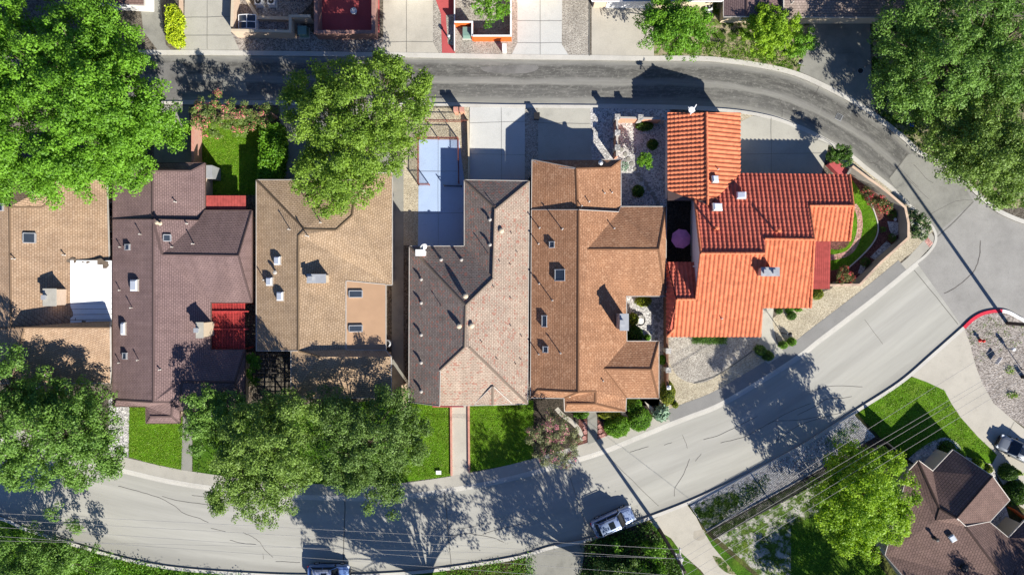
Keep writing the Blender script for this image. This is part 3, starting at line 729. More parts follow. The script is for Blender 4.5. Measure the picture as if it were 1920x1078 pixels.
def inset(px, d, z=3.0):
    """inset an eave outline (photo px at height z) by d metres -> world xy"""
    pts = [P(u, v, z) for u, v in px]; n = len(pts)
    a = sum(pts[i].x * pts[(i + 1) % n].y - pts[(i + 1) % n].x * pts[i].y for i in range(n))
    if a < 0: pts = pts[::-1]
    out = []
    for i in range(n):
        p0, p1, p2 = pts[i - 1], pts[i], pts[(i + 1) % n]
        d1 = (p1 - p0); d2 = (p2 - p1); d1.z = d2.z = 0; d1.normalize(); d2.normalize()
        n1 = Vector((-d1.y, d1.x, 0)); n2 = Vector((-d2.y, d2.x, 0))
        m = n1 + n2; k = m.length
        if k < 0.2: out.append(p1 + n1 * d); continue
        m.normalize(); out.append(p1 + m * min(d / max(m.dot(n1), 0.3), 2.5 * d))
    return [(p.x, p.y) for p in out]

def add_walls(house, outline, roofs, mat, d=0.45, openings=(), z=3.0):
    """walls under the roof: tops follow the roof so that gables close"""
    pts = inset(outline, d, z); dg = bpy.context.evaluated_depsgraph_get()
    trees = []
    for r in roofs:
        l = Vector(world_loc(r)); me = r.data
        vsr = [v.co + l for v in me.vertices]; fr = [tuple(p.vertices) for p in me.polygons]
        trees.append(BVHTree.FromPolygons(vsr, fr))
    def top(x, y):
        best = None
        for t in trees:
            hit = t.ray_cast(Vector((x, y, 0.5)), Vector((0, 0, 1)))
            if hit[0] is not None: best = hit[0].z if best is None else min(best, hit[0].z)
        return (best - 0.01) if best else 2.75
    vs = []; fs = []; n = len(pts)
    for i in range(n):
        a = Vector((*pts[i], 0)); b = Vector((*pts[(i + 1) % n], 0)); k = max(int((b - a).length / 0.35), 1)
        base = len(vs); nrm = Vector((a.y - b.y, b.x - a.x, 0)).normalized() * 0.15
        for j in range(k + 1):
            p = a.lerp(b, j / k)
            t = top(p.x, p.y); ti = t - 0.02
            vs += [(p.x, p.y, 0), (p.x, p.y, t), (p.x + nrm.x, p.y + nrm.y, ti), (p.x + nrm.x, p.y + nrm.y, 0)]
        for j in range(k):
            q = base + 4 * j
            fs += [(q, q + 4, q + 5, q + 1), (q + 1, q + 5, q + 6, q + 2), (q + 2, q + 6, q + 7, q + 3)]
    w = mk('wall', vs, fs, mat, house)
    # openings: (edge index, fraction along, kind)
    for e, t, kind in openings:
        a = Vector((*pts[e % n], 0)); b = Vector((*pts[(e + 1) % n], 0)); d_ = (b - a).normalized()
        if (b - a).length < 1.6: continue
        c = a.lerp(b, t); out = Vector((d_.y, -d_.x, 0)); rz = math.atan2(d_.y, d_.x)
        if kind == 'window':
            f = MB(); wd, hh, zc = 1.5, 1.2, 1.65
            for sx in (-1, 1): f.box(c + d_ * (sx * (wd / 2)) + out * 0.03 + Vector((0, 0, zc)), (0.09, 0.08, hh + .09), rz)
            for sz in (-1, 1): f.box(c + out * 0.03 + Vector((0, 0, zc + sz * hh / 2)), (wd - 0.09, 0.08, 0.09), rz)
            f.box(c + out * 0.025 + Vector((0, 0, zc)), (0.05, 0.06, hh - .09), rz)
            fo = f.build('window', M['white'], house)
            MB().box(c + out * 0.01 + Vector((0, 0, zc)), (wd - 0.09, 0.02, hh - 0.09), rz).build('pane', M['glass'], fo)
        elif kind == 'door':
            f = MB().box(c + out * 0.025 + Vector((0, 0, 1.12)), (1.0, 0.06, 2.05), rz).build('door', M['trim_dark'], house)
            MB().box(c + out * 0.08 + d_ * 0.38 + Vector((0, 0, 1.1)), (0.12, 0.05, 0.04), rz).build('handle', M['galv'], f)
        elif kind == 'garage':
            wd = min((b - a).length - 0.8, 4.9); f = MB()
            for k in range(4): f.box(c + out * 0.025 + Vector((0, 0, 0.42 + k * 0.54)), (wd, 0.06, 0.52), rz)
            f.build('garage_door', M['white'], house)
    return w

def on_roof(roof, u, v, zg=4.0):
    """the point of the roof seen at photo pixel (u, v), plus its normal"""
    l = Vector(world_loc(roof)); me = roof.data
    if 'bvh' not in CACHE.setdefault(roof.name, {}):
        CACHE[roof.name]['bvh'] = BVHTree.FromPolygons([x.co + l for x in me.vertices], [tuple(p.vertices) for p in me.polygons])
    o = Vector((0, 0, H)); d = (P(u, v, 0) - o).normalized()
    hit = CACHE[roof.name]['bvh'].ray_cast(o, d)
    if hit[0] is None: return P(u, v, zg), Vector((0, 0, 1))
    return hit[0], hit[1]
CACHE = {}

def vent(house, roof, u, v, h=0.4, r=0.05, mat='trim', cap=True):
    p, n = on_roof(roof, u, v); p = P(u, v, p.z + h * 0.8); p.z = p.z - h * 0.8
    m = MB().cyl((p.x, p.y, p.z - 0.15), r, h + 0.15, 10)
    m.lathe((p.x, p.y, p.z - 0.02), [(r * 1.9, 0), (r * 1.1, 0.07)], 10)
    if cap: m.lathe((p.x, p.y, p.z + h - 0.02), [(r * 1.6, 0), (r * 1.6, 0.05), (r * 0.5, 0.10)], 10)
    return m.build('vent_pipe', M[mat], house)

def basis(n, rz=0.0):
    y = Vector((0, 1, 0)); y = (y - n * y.dot(n)).normalized(); x = y.cross(n).normalized()
    return x, y, n

def skylight(house, roof, u0, u1, v0, v1, dome=False, h=0.22, name='skylight', rz=0):
    p, n = on_roof(roof, (u0 + u1) / 2, (v0 + v1) / 2)
    k = (H - p.z) / F; w = (u1 - u0) * k / 2; l = (v1 - v0) * k / 2
    x, y, n = basis(n)
    if rz: x, y = x * math.cos(rz) + y * math.sin(rz), y * math.cos(rz) - x * math.sin(rz)
    def blk(mb, w, l, z0, z1, t=1.0, m=0):
        vs = []
        for z, s in ((z0, 1), (z1, t)):
            for a, b in ((-w, -l), (w, -l), (w, l), (-w, l)): vs.append(p + x * a * s + y * b * s + n * z)
        mb.add(vs, [(4, 5, 6, 7), (0, 1, 5, 4), (1, 2, 6, 5), (2, 3, 7, 6), (3, 0, 4, 7)], m)
    f = MB(); t = 0.07
    for s in (-1, 1):
        c = x * s * (w - t / 2)
        f.bar(p + c - y * (l - t) + n * h / 2, p + c + y * (l - t) + n * h / 2, t, h + 0.02)
        c = y * s * (l - t / 2)
        f.bar(p + c - x * w + n * h / 2, p + c + x * w + n * h / 2, t, h + 0.02)
    o = f.build(name, M['galv' if not dome else 'trim'], house)
    g = MB()
    if dome:
        blk(g, w - 0.02, l - 0.02, h + 0.012, h + 0.12, 0.75); g.build('dome', M['dome'], o)
    else:
        blk(g, w - t, l - t, h - 0.06, h - 0.03); g.build('pane', M['glass'], o)
    return o

def roof_box(house, roof, u0, u1, v0, v1, h=0.3):
    p, n = on_roof(roof, (u0 + u1) / 2, (v0 + v1) / 2); k = (H - p.z) / F
    w = (u1 - u0) * k; l = (v1 - v0) * k
    m = MB().box((p.x, p.y, p.z + h / 2 - 0.1), (w * 0.8, l * 0.8, h + 0.2)).box((p.x, p.y, p.z + h + 0.04), (w, l, 0.07), taper=0.85)
    return m.build('roof_vent', M['trim'], house)

def turbine(house, roof, u, v, r=0.24, mat='stucco'):
    p, n = on_roof(roof, u, v)
    m = MB().lathe((p.x, p.y, p.z - 0.1), [(r * 0.8, 0), (r * 0.8, 0.28), (r * 1.15, 0.3), (r * 1.1, 0.42), (r * 0.7, 0.52), (0.05, 0.56)], 18)
    return m.build('roof_vent', M[mat], house, smooth=False)

def chimney(house, u0, u1, v0, v1, ztop=6.2, mat='stucco', zb=2.5, pots=1, capm='walk'):
    a = P(u0, v0, ztop); b = P(u1, v1, ztop); c = (a + b) / 2; w = b.x - a.x; l = a.y - b.y
    o = MB().box((c.x, c.y, (zb + ztop - .1) / 2), (w - 0.16, l - 0.16, ztop - .1 - zb)).build('chimney', M[mat], house)
    MB().box((c.x, c.y, ztop - 0.05), (w, l, 0.12)).build('chimney_cap', M[capm], o)
    for i in range(pots):
        q = MB(); x = c.x - w * 0.28 + i * w * 0.5
        q.box((x, c.y, ztop + 0.14), (0.36, 0.36, 0.26)); q.box((x, c.y, ztop + 0.33), (0.46, 0.46, 0.05))
        q.build('flue', M['galv'], o)
    return o

def ctr(px):
    return P(sum(p[0] for p in px) / len(px), sum(p[1] for p in px) / len(px), 0)

def house(px, label, name='house'):
    c = ctr(px); return root(name, (c.x, c.y, 0), label, 'house')

# --- house with the white flat patio cover, far left
o1 = [(-75, 340), (200, 340), (204, 488), (207, 718), (-75, 718)]
h1 = house(o1, 'tan shingled house at the left edge with a peeling white flat patio roof')
r1 = add_roof(h1, [
    [(18, 388, 5.3), (80, 388, 4.56), (112, 355, 4.2), (112, 338, 4.2), (200, 338, 3.0), (204, 488, 2.95), (207, 600, 2.92), (132, 592, 3.95), (37, 590, 5.07), (20, 614, 5.27)],
    [(18, 388, 5.3), (-75, 338, 3.4), (112, 338, 4.2), (112, 355, 4.2), (80, 388, 4.56)],
    [(18, 388, 5.3), (20, 614, 5.27), (-75, 614, 3.6), (-75, 338, 3.4)],
    [(37, 590, 5.07), (132, 592, 3.95), (207, 600, 2.92), (206, 614, 4.9), (45, 614, 6.0), (20, 614, 5.27)],
    [(45, 614, 6.0), (206, 614, 4.9), (207, 718, 2.9), (20, 718, 4.2)], [(20, 614, 5.27), (45, 614, 6.0), (20, 718, 4.2)],
    [(20, 614, 5.27), (20, 718, 4.2), (-75, 718, 2.9), (-75, 614, 3.6)]], M['tan_sh'])
add_walls(h1, o1, [r1], M['brick_tan'], openings=[(0, .2, 'window'), (0, .5, 'door'), (2, .3, 'window'), (2, .7, 'window')])
# white patio cover with flaking coating
pc = MB()
for i in range(12):
    v0 = 488.6 + i * 10.1; a = P(129, v0 + 10.0, 4.35); b = P(208.5, v0, 3.35)
    pc.add([(a.x, a.y, 4.12), (b.x, a.y, 3.22), (b.x, b.y, 3.22), (a.x, b.y, 4.12), (a.x, a.y, 4.0), (b.x, a.y, 3.1), (b.x, b.y, 3.1), (a.x, b.y, 4.0)],
           [(0, 1, 2, 3), (7, 6, 5, 4), (0, 4, 5, 1), (1, 5, 6, 2), (2, 6, 7, 3), (3, 7, 4, 0)])
po = pc.build('patio_roof', M['white'], h1)
for k, (u, v, w, l) in enumerate([(133, 489, 16, 8), (150, 491, 14, 4), (160, 492, 16, 5), (185, 491, 30, 9), (198, 497, 12, 9), (134, 512, 4, 12), (136, 597, 10, 9), (150, 604, 22, 5), (175, 607, 26, 3), (155, 571, 2, 2)]):
    zc = 4.14 - (u - 129) / 80 * 0.9; pts = []; w *= 1.4; l *= 1.5
    for j in range(9):
        t = j / 9 * 2 * math.pi; rr = R.uniform(0.55, 1.1)
        q = P(u + math.cos(t) * w / 2 * rr, v + math.sin(t) * l / 2 * rr, zc); q.z = 4.14 - (u + math.cos(t) * w / 2 * rr - 129) / 80 * 0.9 + 0.004; pts.append(q)
    mk('bare_patch', pts, [tuple(range(9))], M['bark'], po)
chimney(h1, 80, 105, 541, 574, 5.9, 'brick_tan'); skylight(h1, r1, 46, 66, 437, 456); skylight(h1, r1, -8, 11, 382, 396)
for u, v in ((118, 478), (23, 485), (61, 373)): vent(h1, r1, u, v)

# --- plum shingled house
o2 = [(212, 306), (384, 306), (384, 395), (472, 395), (472, 567), (395, 567), (395, 656), (459, 656), (459, 770), (337, 770), (337, 793), (274, 793), (274, 762), (212, 761)]
h2 = house(o2, 'plum shingled house with red slatted pergola between its east wings')
r2 = add_roof(h2, [
    [(212, 306, 3.3), (286, 320, 5.0), (286, 412, 5.0), (212, 412, 3.3)],
    [(212, 306, 3.3), (384, 306, 3.0), (358, 320, 3.5), (286, 320, 5.0)],
    [(286, 320, 5.0), (358, 320, 3.5), (384, 306, 3.0), (384, 412, 3.0), (286, 412, 5.0)]], M['plum_sh'], trim='trim_dark')
r2b = add_roof(h2, [
    [(212, 412, 3.35), (287, 412, 5.25), (287, 754, 5.25), (219, 750, 3.5), (212, 761, 3.3)],
    [(287, 412, 5.25), (372, 414, 3.6), (304, 477, 5.05)],
    [(372, 414, 3.6), (384, 395, 3.1), (472, 395, 3.1), (447, 479, 5.0), (304, 477, 5.05)],
    [(472, 395, 3.1), (472, 567, 3.1), (447, 479, 5.0)],
    [(304, 477, 5.05), (447, 479, 5.0), (472, 567, 3.1), (395, 567, 3.3)],
    [(287, 412, 5.25), (304, 477, 5.05), (395, 567, 3.3), (395, 656, 3.35), (340, 716, 4.5), (337, 770, 3.9), (324, 754, 4.5), (287, 754, 5.25)],
    [(395, 656, 3.35), (459, 656, 3.1), (440, 716, 4.4), (340, 716, 4.5)], [(459, 656, 3.1), (459, 770, 3.1), (440, 716, 4.4)],
    [(340, 716, 4.5), (440, 716, 4.4), (459, 770, 3.1), (337, 770, 3.9)],
    [(274, 762, 3.45), (287, 754, 5.25), (324, 754, 4.5), (322, 781, 3.6), (282, 781, 3.5), (274, 793, 3.0)],
    [(274, 793, 3.0), (282, 781, 3.5), (322, 781, 3.6), (337, 793, 3.0)], [(324, 754, 4.5), (337, 770, 3.9), (337, 793, 3.0), (322, 781, 3.6)],
    [(212, 761, 3.3), (219, 750, 3.5), (287, 754, 5.25), (274, 762, 3.45)]], M['plum_sh'], trim='trim_dark')
add_walls(h2, o2, [r2, r2b], M['brick_tan'], openings=[(0, .25, 'door'), (1, .5, 'window'), (3, .5, 'window'), (7, .5, 'window'), (13, .3, 'garage')])
rr = MB()      # flat red cover by the north wing
for i in range(14):
    a = P(387 + i * 5.3, 393, 2.8); b = P(391.9 + i * 5.3, 367, 2.8)
    rr.box(((a.x + b.x) / 2, (a.y + b.y) / 2, 2.8), (b.x - a.x, b.y - a.y, 0.06))
rr.build('porch_roof', M['awning'], h2)
pg = MB()
pgo = pg.bar(P(457, 567, 2.72), P(457, 656, 2.72), .12, .18).build('pergola', M['redwood'], h2)
for v in (584, 617): MB().bar(P(396, v, 2.95), P(466, v, 2.95), 0.14, 0.16).build('beam', M['redwood'], pgo)
for v in (570, 654): MB().bar(P(396, v, 2.72), P(456, v, 2.72), 0.09, 0.18).build('beam', M['redwood'], pgo)
sl = MB()
for i in range(22): sl.bar(P(397.5 + i * 2.9, 568.5, 2.86), P(397.5 + i * 2.9, 655, 2.86), 0.05 if i % 7 else 0.1, 0.05)
for i in range(30): sl.bar(P(397, 569.5 + i * 2.9, 2.8), P(458, 569.5 + i * 2.9, 2.8), 0.10, 0.03)
sl.build('slats', M['redwood'], pgo)
for v in (570, 654): a = P(458, v, 2.6); MB().box((a.x, a.y, 1.35), (0.12, 0.12, 2.6)).build('post', M['redwood'], pgo)
chimney(h2, 367, 381, 604, 634, 5.5, 'stucco'); skylight(h2, r2b, 307, 320, 440, 453)
skylight(h2, r2b, 235, 247, 458, 469); skylight(h2, r2b, 245, 264, 524, 546, True); skylight(h2, r2b, 229, 239, 604, 628, True); skylight(h2, r2b, 230.5, 241.5, 661, 673)
for u, v in ((327, 378),): vent(h2, r2, u, v)
for u, v, h in ((261.5, 439, .7), (224, 463, .5), (223, 544, .5), (244.5, 577, .7), (257, 675, .6), (222, 680, .5), (349, 419, .35), (321, 463, .4), (360, 457, .6), (298, 693, .4)): vent(h2, r2b, u, v, h * .8)
vent(h2, r2b, 295, 418, .6, .12, 'stucco')
a = P(391, 322, 2.2); MB().box((a.x, a.y, 1.2), (0.8, 1.3, 2.1)).build('utility_closet', M['galv'], h2)

# --- golden tan house
o3 = [(481, 338), (690, 338), (690, 325), (735, 325), (735, 534), (723, 534), (723, 656), (733, 656), (733, 745), (546, 745), (546, 657), (481, 657)]
h3 = house(o3, 'golden tan shingled house with a smooth brown roof panel holding two small skylights')
r3 = add_roof(h3, [
    [(481, 338, 3.2), (570, 430, 5.05), (559, 441, 5.1), (559, 657, 5.1), (481, 657, 3.2)],
    [(481, 338, 3.2), (690, 338, 3.7), (663, 380, 4.3), (660, 404, 4.6), (630, 431, 5.0), (570, 430, 5.05)],
    [(559, 441, 5.1), (570, 430, 5.05), (630, 431, 5.0), (660, 404, 4.6), (663, 380, 4.3), (690, 338, 3.7), (690, 325, 3.7), (735, 325, 3.0), (735, 534, 3.0), (723, 534, 3.15), (649, 527, 4.05), (649, 655, 4.05), (559, 657, 5.1)],
    [(649, 655, 4.05), (722, 656, 3.15), (733, 669, 3.95), (600, 669, 5.4), (559, 657, 5.1)],
    [(546, 659, 4.7), (559, 657, 5.1), (600, 669, 5.4), (733, 669, 3.95), (733, 745, 2.9), (546, 745, 3.4)]], M['gold_sh'])
r3p = add_roof(h3, [[(649, 527, 4.07), (723, 534, 3.17), (723, 656, 3.17), (649, 655, 4.07)]], M['panel'], name='panel_roof', caps=False)
add_walls(h3, o3, [r3, r3p], M['brick_tan'], openings=[(1, .3, 'window'), (5, .5, 'window'), (9, .4, 'door'), (9, .8, 'window'), (11, .5, 'window')])
skylight(h3, r3p, 654.5, 679.5, 544.5, 558); skylight(h3, r3p, 654.5, 679.5, 609.5, 622)
chimney(h3, 575, 611, 514, 531, 6.1, 'stucco', pots=1, capm='galv')
for q in ((515, 530, 481, 497), (500, 515, 520, 536), (520, 535, 547, 564)): skylight(h3, r3, *q, True)
for u, v, h in ((541, 430, .9), (574, 442, .9), (600, 417, .5), (494, 525, .6), (683, 358, .2)): vent(h3, r3, u, v, h)
vent(h3, r3, 516, 511, .45, .13)

# --- grey and pink mottled house
e = 2.95; k = 0.0225
o4 = [(871, 338), (992, 340), (989, 757), (824, 761), (767, 753), (768, 462), (871, 462)]
h4 = house(o4, 'mottled grey and pink shingled house with a stepped ridge beside the blue patio')
zr = lambda d: e + k * d
r4 = add_roof(h4, [
    [(871, 338, e), (992, 340, e), (929, 392, zr(57))],
    [(871, 338, e), (929, 392, zr(57)), (925, 521, zr(58)), (871, 462, e)],
    [(768, 462, e), (871, 462, e), (925, 521, zr(58)), (873, 572, zr(107))],
    [(768, 462, e), (873, 572, zr(107)), (871, 651, zr(106)), (825, 694, zr(60)), (824, 761, zr(56)), (767, 753, e)],
    [(929, 392, zr(57)), (992, 340, e), (989, 757, e), (880, 651, zr(106)), (871, 651, zr(106)), (873, 572, zr(107)), (925, 521, zr(58))],
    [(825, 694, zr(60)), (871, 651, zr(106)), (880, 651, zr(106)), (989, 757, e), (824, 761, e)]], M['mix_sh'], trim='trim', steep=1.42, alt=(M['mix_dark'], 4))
r4b = add_roof(h4, [[(890, 758, 2.97), (924, 724, 4.0), (924, 759, 3.2)], [(924, 759, 3.2), (924, 724, 4.0), (960, 757, 2.97)]], M['mix_sh'], name='porch_gable')
add_walls(h4, o4, [r4], M['brick'], openings=[(0, .5, 'garage'), (2, .3, 'window'), (3, .5, 'door'), (5, .5, 'window')])
for u, v in ((919, 412), (919, 459), (865, 487.5), (790, 524), (790, 568), (790, 628), (790, 680), (827, 487.5), (790, 734)): vent(h4, r4, u, v, .3, .1)
for u, v in ((940, 433), (873, 555), (861, 611), (884.5, 610)): turbine(h4, r4, u, v)
for u, v, h in ((916, 476, .9), (827, 574, .7), (928, 386, .3), (937, 490, .25), (926, 538, .3), (903, 641, .3), (932, 673, .3), (957, 496, .25), (959, 437, .25), (958, 559, .25), (958, 611, .25), (967, 682, .25), (978, 630, .3), (970, 473, .3), (977, 674, .3)): vent(h4, r4, u, v, h * .7, .035, 'trim_dark')
chimney(h4, 779, 797, 468, 480, 4.9, 'stucco_w', pots=0, capm='white')
a = P(793, 462, 4.9)   # satellite dish
dsh = MB().tube([(a.x, a.y - .4, 3.9), (a.x, a.y, 4.6)], .025, 6)
nrm = Vector((0.5, -0.6, 0.65)).normalized(); x = nrm.cross(Vector((0, 0, 1))).normalized(); y = nrm.cross(x)
vsd = [Vector((a.x, a.y, 4.6))]; fsd = []
for ri, rad in enumerate((.2, .38)):
    for j in range(16):
        t = j / 16 * 2 * math.pi; vsd.append(Vector((a.x, a.y, 4.6)) + (x * math.cos(t) + y * math.sin(t)) * rad + nrm * rad * rad * 0.5)
fsd += [(0, 1 + j, 1 + (j + 1) % 16) for j in range(16)] + [(1 + j, 17 + j, 17 + (j + 1) % 16, 1 + (j + 1) % 16) for j in range(16)]
dsh.add(vsd, fsd); dsh.tube([Vector((a.x, a.y, 4.6)) - y * .3, Vector((a.x, a.y, 4.6)) + nrm * .45], .02, 6)
dsh.build('satellite_dish', M['galv'], h4)
MB().box(P(840, 762, 2.9) + Vector((0, 0, 0)), (3.2, 0.1, 0.2)).build('gutter_strip', M['redpave'], h4)

# --- rust coloured house
o5 = [(998, 300), (1164, 300), (1164, 388), (1249, 388), (1248, 555), (1174, 555), (1175, 640), (1235, 640), (1235, 746), (1174, 746), (1173, 771), (1059, 771), (1058, 746), (995, 745)]
h5 = house(o5, 'rust shingled house with two east wings around a planted courtyard')
r5 = add_roof(h5, [
    [(998, 300, 2.95), (1080, 316, 4.8), (1083, 394, 4.8), (997, 394, 2.95)],
    [(998, 300, 2.95), (1020, 300, 2.95), (1128, 300, 2.95), (1164, 300, 2.95), (1145, 314, 3.4), (1080, 316, 4.8), (1017, 312, 3.35)],
    [(1080, 316, 4.8), (1145, 314, 3.4), (1164, 300, 2.95), (1164, 396, 2.95), (1083, 394, 4.8)]], M['rust_sh'])
r5b = add_roof(h5, [
    [(997, 394, 3.0), (1085, 394, 5.1), (1084, 735, 5.1), (1008, 731, 3.3), (995, 745, 3.0)],
    [(1085, 394, 5.1), (1160, 398, 3.4), (1102, 467, 4.85)],
    [(1160, 398, 3.4), (1164, 388, 3.0), (1249, 388, 2.95), (1235, 467, 4.7), (1102, 467, 4.85)],
    [(1249, 388, 2.95), (1248, 555, 2.95), (1235, 467, 4.7)],
    [(1102, 467, 4.85), (1235, 467, 4.7), (1248, 555, 2.95), (1174, 555, 3.0)],
    [(1085, 394, 5.1), (1102, 467, 4.85), (1174, 555, 3.0), (1175, 640, 3.0), (1132, 691, 4.0), (1174, 746, 3.0), (1173, 771, 2.9), (1117, 757, 4.0), (1117, 734, 4.3), (1084, 735, 5.1)],
    [(1175, 640, 3.0), (1235, 640, 2.95), (1221, 692, 4.0), (1132, 691, 4.0)], [(1235, 640, 2.95), (1235, 746, 2.95), (1221, 692, 4.0)],
    [(1132, 691, 4.0), (1221, 692, 4.0), (1235, 746, 2.95), (1174, 746, 3.0)],
    [(1058, 746, 3.3), (1084, 735, 5.1), (1117, 734, 4.3), (1117, 757, 4.0), (1064, 757, 3.35), (1059, 771, 2.9)],
    [(1059, 771, 2.9), (1064, 757, 3.35), (1117, 757, 4.0), (1173, 771, 2.9)],
    [(995, 745, 3.0), (1008, 731, 3.3), (1084, 735, 5.1), (1058, 746, 3.3)]], M['rust_sh'])
add_walls(h5, o5, [r5, r5b], M['brick_tan'], openings=[(0, .5, 'garage'), (2, .5, 'window'), (5, .5, 'window'), (6, .5, 'window'), (8, .5, 'window'), (10, .5, 'door'), (12, .5, 'window'), (3, .5, 'window')])
chimney(h5, 1162, 1179, 588, 620, 6.4, 'stone', pots=1, capm='galv')
skylight(h5, r5b, 1040, 1061, 505, 527); skylight(h5, r5b, 1030, 1041, 453, 465); skylight(h5, r5b, 1016, 1027, 591, 613); skylight(h5, r5b, 1018, 1029, 649, 661)
for u, v, h in ((1012, 427, .8), (1055, 429, .8), (1010, 457, .6), (1011, 532, .6), (1036, 563, .8), (1010, 664, .6), (1051, 662, .6), (1152, 428, .5), (1131, 714, .3)): vent(h5, r5b, u, v, h)
for u, v, h in ((1105, 378, .6), (1091, 386, .6), (1134, 362, .3), (1148, 361, .3)): vent(h5, r5, u, v, h)
a = P(1126, 306, 3.6); MB().lathe((a.x, a.y, 3.2), [(.1, 0), (.12, .3), (.25, .5), (.05, .62)], 12).build('roof_vent', M['galv'], h5)

# --- clay tiled house: every pan and cover is modelled
def tile_faces(h, faces, mat, name):
    allv = []; allf = []; base = []
    P_W = 0.44; ROW = 0.42
    for f in faces:
        vs = [W3(p) for p in f]; idx = list(range(len(vs)))
        a = sum(vs[i].x * vs[(i + 1) % len(vs)].y - vs[(i + 1) % len(vs)].x * vs[i].y for i in idx)
        if a < 0: vs = vs[::-1]
        base.append(vs)
        uv, n, al, up = face_uv(vs, idx)
        u0 = min(p[0] for p in uv) - 0.3; u1 = max(p[0] for p in uv) + 0.3; v0 = min(p[1] for p in uv); v1 = max(p[1] for p in uv) + 0.2
        d0 = vs[0].dot(n)
        us = []; t = math.floor(u0 / P_W) * P_W
        prof = [(0, 0.0), (0.10, 0.004), (0.22, 0.045), (0.36, 0.085), (0.50, 0.10), (0.64, 0.085), (0.78, 0.045), (0.90, 0.004)]
        while t < u1:
            for a_, h_ in prof: us.append((t + a_ * P_W, h_))
            t += P_W
        rows = []; y = v0 - 0.05
        while y < v1:
            rows += [(y, 0.06), (y + ROW - 0.015, 0.0)]; y += ROW
        bm = bmesh.new(); grid = []
        for (y, lift) in rows:
            grid.append([bm.verts.new(al * x_ + up * y + n * (d0 + hh * (1.0 if lift else 0.9) + lift + 0.02)) for x_, hh in us])
        for i in range(len(rows) - 1):
            for j in range(len(us) - 1): bm.faces.new((grid[i][j], grid[i][j + 1], grid[i + 1][j + 1], grid[i + 1][j]))
        for i in range(len(vs)):
            a_, b_ = vs[i], vs[(i + 1) % len(vs)]; e_ = (b_ - a_).normalized(); pn = n.cross(e_)   # points inside for CCW
            bmesh.ops.bisect_plane(bm, geom=bm.verts[:] + bm.edges[:] + bm.faces[:], plane_co=a_ - pn * 0.0, plane_no=-pn, clear_outer=True)
        bm.verts.index_update(); o_ = len(allv)
        allv += [v.co.copy() for v in bm.verts]; allf += [tuple(o_ + v.index for v in fa.verts) for fa in bm.faces]; bm.free()
    o = mk(name, allv, allf, mat, h)
    sv_ = []; sf = []
    for vs in base:
        o_ = len(sv_); m_ = len(vs); sv_ += [v - Vector((0, 0, 0.02)) for v in vs] + [v - Vector((0, 0, 0.2)) for v in vs]
        sf += [tuple(range(o_, o_ + m_)), tuple(range(o_ + m_, o_ + 2 * m_))[::-1]] + [(o_ + i, o_ + i + m_, o_ + (i + 1) % m_ + m_, o_ + (i + 1) % m_) for i in range(m_)]
    s = mk('roof_deck', sv_, sf, M['trim_dark'], h)
    return o, s

o6 = [(1252, 212), (1387, 212), (1387, 326), (1593, 328), (1593, 452), (1527, 452), (1521, 577), (1428, 577), (1427, 631), (1251, 631), (1251, 492), (1303, 492), (1303, 374), (1252, 374)]
h6 = house(o6, 'orange clay tiled house with a small enclosed court on its west side')
kk = 0.02
fa = [[(1252, 212, 3.1), (1325, 212, 4.5), (1327, 385, 4.5), (1303, 376, 4.05), (1252, 376, 3.1)]]
fb = [[(1325, 212, 4.5), (1387, 212, 3.1), (1387, 326, 3.1), (1357, 357, 3.75), (1327, 385, 4.5)],
      [(1314, 475, 6.1), (1434, 475, 6.1), (1430, 561, 4.5), (1305, 561, 4.5)],
      [(1269, 561, 4.5), (1430, 561, 4.5), (1428, 615, 3.42), (1265, 615, 3.42)], [(1265, 615, 3.42), (1428, 615, 3.42), (1427, 631, 3.1), (1251, 631, 3.1)],
      [(1434, 448, 5.55), (1527, 449, 5.5), (1520, 577, 3.1), (1428, 577, 3.1)],
      [(1518, 386, 4.3), (1600, 386, 4.3), (1593, 452, 3.1), (1529, 452, 3.1)]]
fr = [[(1387, 326, 3.1), (1593, 328, 3.1), (1600, 386, 4.3), (1327, 386, 4.35), (1357, 357, 3.75)],
      [(1303.5, 386, 4.28), (1518, 386, 4.3), (1527, 449, 5.5), (1311, 449, 5.56)], [(1303, 376, 4.08), (1327, 386, 4.35), (1303.5, 386, 4.3)],
      [(1311, 449, 5.56), (1434, 449, 5.55), (1434, 475, 6.1), (1314, 475, 6.1)],
      [(1251, 492, 3.1), (1303, 492, 3.1), (1303, 508, 3.42), (1267, 508, 3.42)], [(1267, 508, 3.42), (1303, 508, 3.42), (1305, 561, 4.5), (1269, 561, 4.5)],
      [(1251, 492, 3.1), (1267, 508, 3.4), (1269, 561, 4.5)], [(1251, 492, 3.1), (1269, 561, 4.5), (1251, 631, 3.1)], [(1251, 631, 3.1), (1269, 561, 4.5), (1265, 615, 3.4)]]
r6a, s1 = tile_faces(h6, fa, M['tile_shaded2'] if 'tile_shaded2' in M else M['tile'], 'tiled_roof'); r6b, s2 = tile_faces(h6, fb, M['tile'], 'tiled_roof'); r6c, s3 = tile_faces(h6, fr, M['tile_shaded'], 'tiled_roof')
